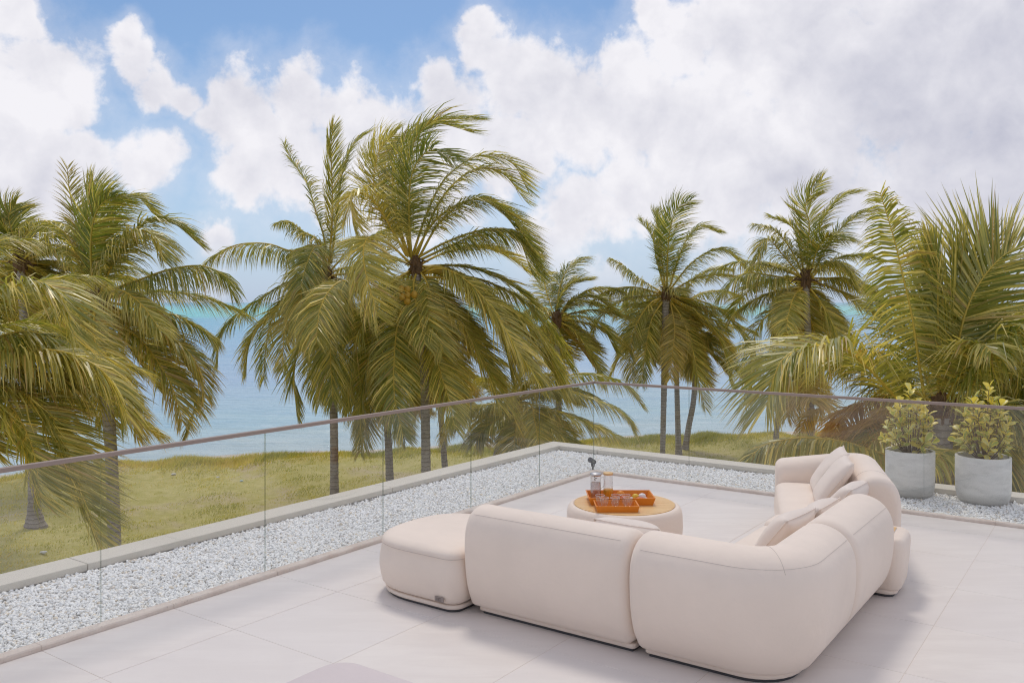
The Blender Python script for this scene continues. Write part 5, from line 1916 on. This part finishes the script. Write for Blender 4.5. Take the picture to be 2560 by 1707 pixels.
palm("coconut palm on the right with a ragged skirt of dry fronds", (2014, 698), (2026, 1200), 27.0, 30, (0.10, 0.13), [(p_, d_, dict(k_, ll=k_.get('ll', 0.7) * 1.15)) for p_, d_, k_ in Hh], 16, L=3.2, up=(45, -78), flare=2.4, trunk_pts=[(2026, 1000)], scale=1.0)
palm("small leaning coconut palm left of the ragged skirted one", (1975, 880), (1938, 1125), 34.0, 31, (0.10, 0.11), [], 14, L=2.6, up=(70, -70), trunk_pts=[(1947, 1030)])

# big young palm close to the terrace on the right
I = [
    (ZI((600, 1420), (604, 1150), (600, 880), (598, 640), (590, 500)), -0.6, dict(tint=0.45, droop=-0.12, wind=0.02, ll=0.85, spread=0.22, pairs=64, side_dir=(1, 0.2, 0))),
    (ZI((620, 1420), (660, 1150), (715, 880), (760, 680), (785, 540)), 0.2, dict(tint=0.32, droop=-0.10, wind=0.0, ll=1.15, spread=0.42, pairs=64, side_dir=(1, 0.1, 0))),
    (ZI((690, 1420), (715, 1150), (760, 920), (840, 730), (970, 565), (1127, 465), (1320, 400)), -0.4, dict(tint=0.42, droop=0.12, wind=0.05, ll=1.2, spread=0.9, pairs=90, rr0=0.034, side_dir=(0.8, -0.5, 0.5))),
    (ZI((520, 1420), (485, 1200), (440, 900), (380, 640), (330, 430), (245, 150)), -0.5, dict(tint=0.5, droop=0.7, wind=-0.30, ll=0.95, spread=0.6, pairs=80, twist=0.3, side_dir=(0.8, -0.6, 0), taper=0.5, fwd0=-0.1, fwd1=0.9)),
    (ZI((500, 1450), (400, 1440), (340, 1400), (190, 1240), (0, 1090)) + ZJ((1100, 20), (900, 50), (720, 140), (610, 280), (540, 500), (470, 760)), -1.2,
     dict(tint=0.55, droop=0.42, wind=0.03, ll=1.15, pairs=100, rr0=0.036, twist=0.2, lw=0.05)),
    (zz(0, 0, 1, [(2330, 1150), (2250, 1145)]) + ZJ((1750, 1300), (1450, 1200), (1100, 1155), (850, 1150), (600, 1190), (420, 1250), (280, 1380), (180, 1500)), -0.8,
     dict(tint=0.5, droop=1.0, wind=0.0, ll=0.8, pairs=90, rr0=0.03, twist=0.2, lw=0.05)),
    (ZI((720, 1450), (790, 1370), (870, 1220), (980, 1090), (1130, 985), (1320, 930)), -0.8, dict(tint=0.3, droop=0.7, wind=0.05, ll=1.2, pairs=90, rr0=0.034)),
    (ZI((640, 1430), (700, 1330), (800, 1160), (870, 1080), (930, 1130)), -1.4, dict(tint=0.50, droop=0.5, wind=0.0, ll=0.7)),
    (ZI((580, 1430), (520, 1250), (470, 1000), (420, 880), (300, 800)), 1.6, dict(tint=0.30, droop=0.4, wind=0.0, ll=1.0)),
    (ZI((640, 1430), (760, 1250), (900, 1050), (1060, 900), (1200, 840)), 1.6, dict(tint=0.35, droop=0.5, wind=0.1, ll=1.1, pairs=80)),
    (ZI((560, 1430), (350, 1300), (200, 1180), (60, 1150), (-60, 1220)), 1.4, dict(tint=0.40, droop=0.6, wind=0.0, ll=1.0, pairs=80)),
    (zz(0, 0, 1, [(2420, 1180), (2395, 1130), (2354, 1132), (2328, 1165)]), -1.6, dict(tint=0.50, droop=0.7, wind=0.0, ll=0.6, pairs=40)),
    (zz(0, 0, 1, [(2380, 1000), (2470, 1000), (2560, 1040), (2620, 1120)]), -0.6, dict(tint=0.40, droop=0.8, wind=0.0, ll=1.0, pairs=80)),
    (zz(0, 0, 1, [(2380, 1010), (2440, 1050), (2500, 1130), (2530, 1230)]), -0.3, dict(tint=0.45, droop=0.7, wind=0.0, ll=0.9, pairs=70)),
    (ZJ((2100, 600), (1900, 640), (1700, 720), (1500, 800), (1380, 930), (1300, 1060), (1230, 1160)), 1.5, dict(tint=0.60, droop=0.8, dry=0.85, ll=0.6, pairs=60)),
    (ZJ((2100, 640), (1850, 900), (1700, 1010), (1560, 1030), (1530, 1110), (1560, 1230)), 1.2, dict(tint=0.60, droop=0.8, dry=0.8, ll=0.5, pairs=50)),
]
palm("large young coconut palm behind the planters with tall upright fronds", (2350, 1035), (2360, 1640), 13.6, 32, (0.17, 0.22), I, 4, L=2.8, up=(30, -30), ll=1.0, lw=0.048, scale=1.0, tint=0.35, flare=1.2,
     defaults=dict(rr0=0.028), windk=0.2)
palm("coconut palm at the right edge of the picture, trunk outside the frame", (2665, 960), (2680, 1500), 15.5, 33, (0.13, 0.16), [
    (zz(0, 0, 1, [(2665, 960), (2600, 900), (2520, 880), (2440, 930)]), 0.2, dict(tint=0.30, droop=0.8, wind=0.0, ll=0.95)),
    (zz(0, 0, 1, [(2665, 960), (2590, 940), (2500, 980), (2440, 1080)]), 0.4, dict(tint=0.35, droop=0.9, wind=0.0, ll=0.95)),
    (zz(0, 0, 1, [(2665, 960), (2600, 980), (2540, 1060), (2510, 1180)]), 0.0, dict(tint=0.35, droop=0.8, wind=0.0, ll=0.95)),
    (zz(0, 0, 1, [(2665, 960), (2610, 860), (2540, 790), (2450, 780)]), 0.6, dict(tint=0.30, droop=0.6, wind=0.0, ll=0.95)),
], 14, L=3.2, up=(60, -50), ll=0.95, windk=0.3, tint=0.30)
palm("bushy coconut palm far behind the right hand planter", (2500, 1010), (2505, 1190), 30.0, 34, (0.12, 0.14), [], 18, L=3.0, up=(60, -60), tint=0.30)

# left hand palms
Af = [
    (ZA((775, 1170), (748, 950), (742, 720), (775, 520), (860, 400), (1010, 360)), -1.6, dict(tint=0.05, droop=0.25, wind=0.55, ll=0.85, pairs=80, side_dir=(1, -0.1, 0))),
    (ZA((790, 1170), (820, 800), (900, 530), (970, 420), (1060, 360), (1150, 385), (1245, 500)), 0.6, dict(tint=0.40, droop=0.45, wind=0.5, ll=0.75)),
    (ZA((780, 1170), (790, 700), (780, 420), (765, 240)), 0.8, dict(tint=0.40, droop=-0.05, wind=0.3, ll=0.75, spread=0.5)),
    (ZA((770, 1170), (700, 880), (620, 560), (572, 340), (545, 110)), 0.4, dict(tint=0.25, droop=0.15, wind=-0.05, ll=0.5, gaps=0.45, dry=0.35)),
    (ZA((810, 1180), (860, 1050), (940, 880), (1070, 690), (1180, 640), (1290, 730), (1330, 880)), -0.9, dict(tint=0.50, droop=0.75, wind=0.35, ll=0.8, pairs=80)),
    (ZA((810, 1170), (900, 950), (1060, 700), (1220, 565), (1420, 580), (1620, 750)), 0.3, dict(tint=0.25, droop=0.45, wind=0.4, ll=0.75, pairs=80)),
    (ZA((830, 1180), (960, 1110), (1150, 1040), (1400, 955), (1650, 930), (1830, 1010), (1890, 1160)), -0.2, dict(tint=0.30, droop=1.3, wind=0.12, ll=0.75, pairs=84)),
    (ZA((810, 1200), (880, 1140), (1000, 1135), (1140, 1230), (1230, 1340), (1310, 1460)), -1.5, dict(tint=0.62, droop=0.9, wind=0.25, ll=0.75, pairs=76)),
    (ZA((830, 1230), (960, 1240), (1200, 1285), (1450, 1340), (1620, 1430), (1760, 1540)), 0.2, dict(tint=0.45, droop=1.1, wind=0.1, ll=0.75, pairs=76)),
    (ZB((620, 40), (760, 60), (980, 160), (1130, 270), (1220, 400), (1250, 560)), -0.5, dict(tint=0.50, droop=0.7, wind=0.05, ll=0.75, pairs=80, tipdry=0.4)),
    (ZB((620, 50), (720, 110), (880, 240), (1020, 440), (1080, 580), (1115, 720)), -1.0, dict(tint=0.50, droop=0.5, wind=0.03, ll=0.8, pairs=80, tipdry=0.6)),
    (ZB((640, 60), (860, 260), (1080, 460), (1190, 610), (1150, 790)), 0.3, dict(tint=0.15, droop=0.6, wind=0.05, ll=0.75, pairs=76, tipdry=0.5)),
    (ZB((590, -20), (578, 60), (578, 190), (600, 310), (640, 480)), -1.8, dict(tint=0.75, droop=0.45, wind=0.08, ll=0.8, pairs=76)),
    (ZA((760, 1190), (600, 1210), (340, 1340), (150, 1440), (0, 1530)), -1.0, dict(tint=0.50, droop=0.9, wind=0.08, ll=0.8, pairs=76)),
    (ZA((760, 1180), (640, 900), (560, 700), (440, 600), (330, 640)), 0.4, dict(tint=0.40, droop=0.6, wind=0.2, ll=0.75)),
    (ZB((590, 0), (500, 200), (440, 400), (420, 600)), -0.4, dict(tint=0.40, droop=0.6, wind=0.1, ll=0.8)),
    (ZB((600, 0), (640, 250), (720, 450), (800, 640), (840, 820)), 0.6, dict(tint=0.60, droop=0.6, wind=0.1, ll=0.75, tipdry=0.6)),
    (ZB((600, 0), (560, 300), (600, 560), (660, 760)), 0.4, dict(tint=0.45, droop=0.6, wind=0.1, ll=0.8)),
]
palm("coconut palm on the left with a dark upright frond and its trunk behind the glass", (243, 752), (289, 1420), 18.4, 35, (0.11, 0.135), Af, 8, L=3.0, up=(30, -78), trunk_pts=[(262, 960), (277, 1120)], flare=1.2)
palm("coconut palm at the left edge with a flared trunk foot on the bare ground", (50, 655), (88, 1325), 22.0, 36, (0.10, 0.13), [
    (zz(0, 0, 1, [(50, 655), (60, 590), (100, 555), (160, 565), (200, 610)]), -0.3, dict(tint=0.40, droop=0.7, wind=0.3)),
    (zz(0, 0, 1, [(50, 655), (20, 580), (-10, 530), (-60, 500)]), 0.2, dict(tint=0.30, droop=0.3, wind=0.3)),
    (zz(0, 0, 1, [(50, 655), (30, 580), (22, 540), (40, 510)]), 0.2, dict(tint=0.30, droop=0.1, wind=0.5)),
    (zz(0, 0, 1, [(50, 655), (110, 610), (170, 640), (200, 720)]), -0.6, dict(tint=0.45, droop=0.8, wind=0.3)),
], 18, L=2.4, up=(50, -65), trunk_pts=[(75, 1000)], flare=2.6)

K = [
    (zz(0, 0, 1, [(-140, 915), (0, 878), (135, 876), (228, 907), (286, 964), (312, 1040)]), -0.3, dict(twist=0.3, tint=0.62, droop=0.75, wind=0.08, ll=0.8, pairs=100)),
    (zz(0, 0, 1, [(-140, 930), (0, 993), (45, 1042), (73, 1099), (90, 1160), (100, 1250)]), -1.2, dict(twist=0.3, tint=0.57, droop=0.3, wind=0.5, ll=0.85, pairs=90)),
    (zz(0, 0, 1, [(-140, 920), (0, 923), (100, 935), (200, 960), (290, 1010), (390, 1085)]), 0.6, dict(twist=0.3, tint=0.52, droop=0.7, wind=0.12, ll=0.8, pairs=90, tipdry=0.4)),
    (zz(0, 0, 1, [(-130, 940), (60, 985), (140, 1060), (190, 1190), (245, 1350)]), -0.6, dict(twist=0.3, tint=0.57, droop=0.4, wind=0.3, ll=0.8, pairs=90)),
    (zz(0, 0, 1, [(-140, 915), (-60, 780), (0, 735), (76, 704), (130, 718), (165, 760), (185, 850)]), -0.8, dict(twist=0.3, tint=0.57, droop=0.6, wind=0.35, ll=0.85, pairs=90)),
    (zz(0, 0, 1, [(-140, 920), (-20, 850), (80, 830), (150, 880), (180, 960)]), 0.4, dict(twist=0.3, tint=0.42, droop=0.9, wind=0.15, ll=0.8, pairs=80)),
    (zz(0, 0, 1, [(-140, 930), (-20, 960), (80, 1020), (150, 1120), (170, 1220)]), 0.5, dict(twist=0.3, tint=0.52, droop=0.6, wind=0.2, ll=0.8, pairs=80)),
    (zz(0, 0, 1, [(-140, 915), (-80, 720), (-20, 620), (60, 600)]), 0.5, dict(twist=0.3, tint=0.42, droop=0.5, wind=0.4, ll=0.8, pairs=80)),
]
palm("coconut palm left of the frame whose yellow ribbed fronds reach in low", (-145, 925), (-150, 1700), 12.8, 37, (0.12, 0.15), K, 10, L=2.8, up=(60, -60), tint=0.45)
palm("distant coconut palm filling the gap behind the left hand palms", (150, 760), (160, 1190), 27.5, 38, (0.10, 0.12), [], 18, L=2.8, up=(70, -60), tint=0.35)
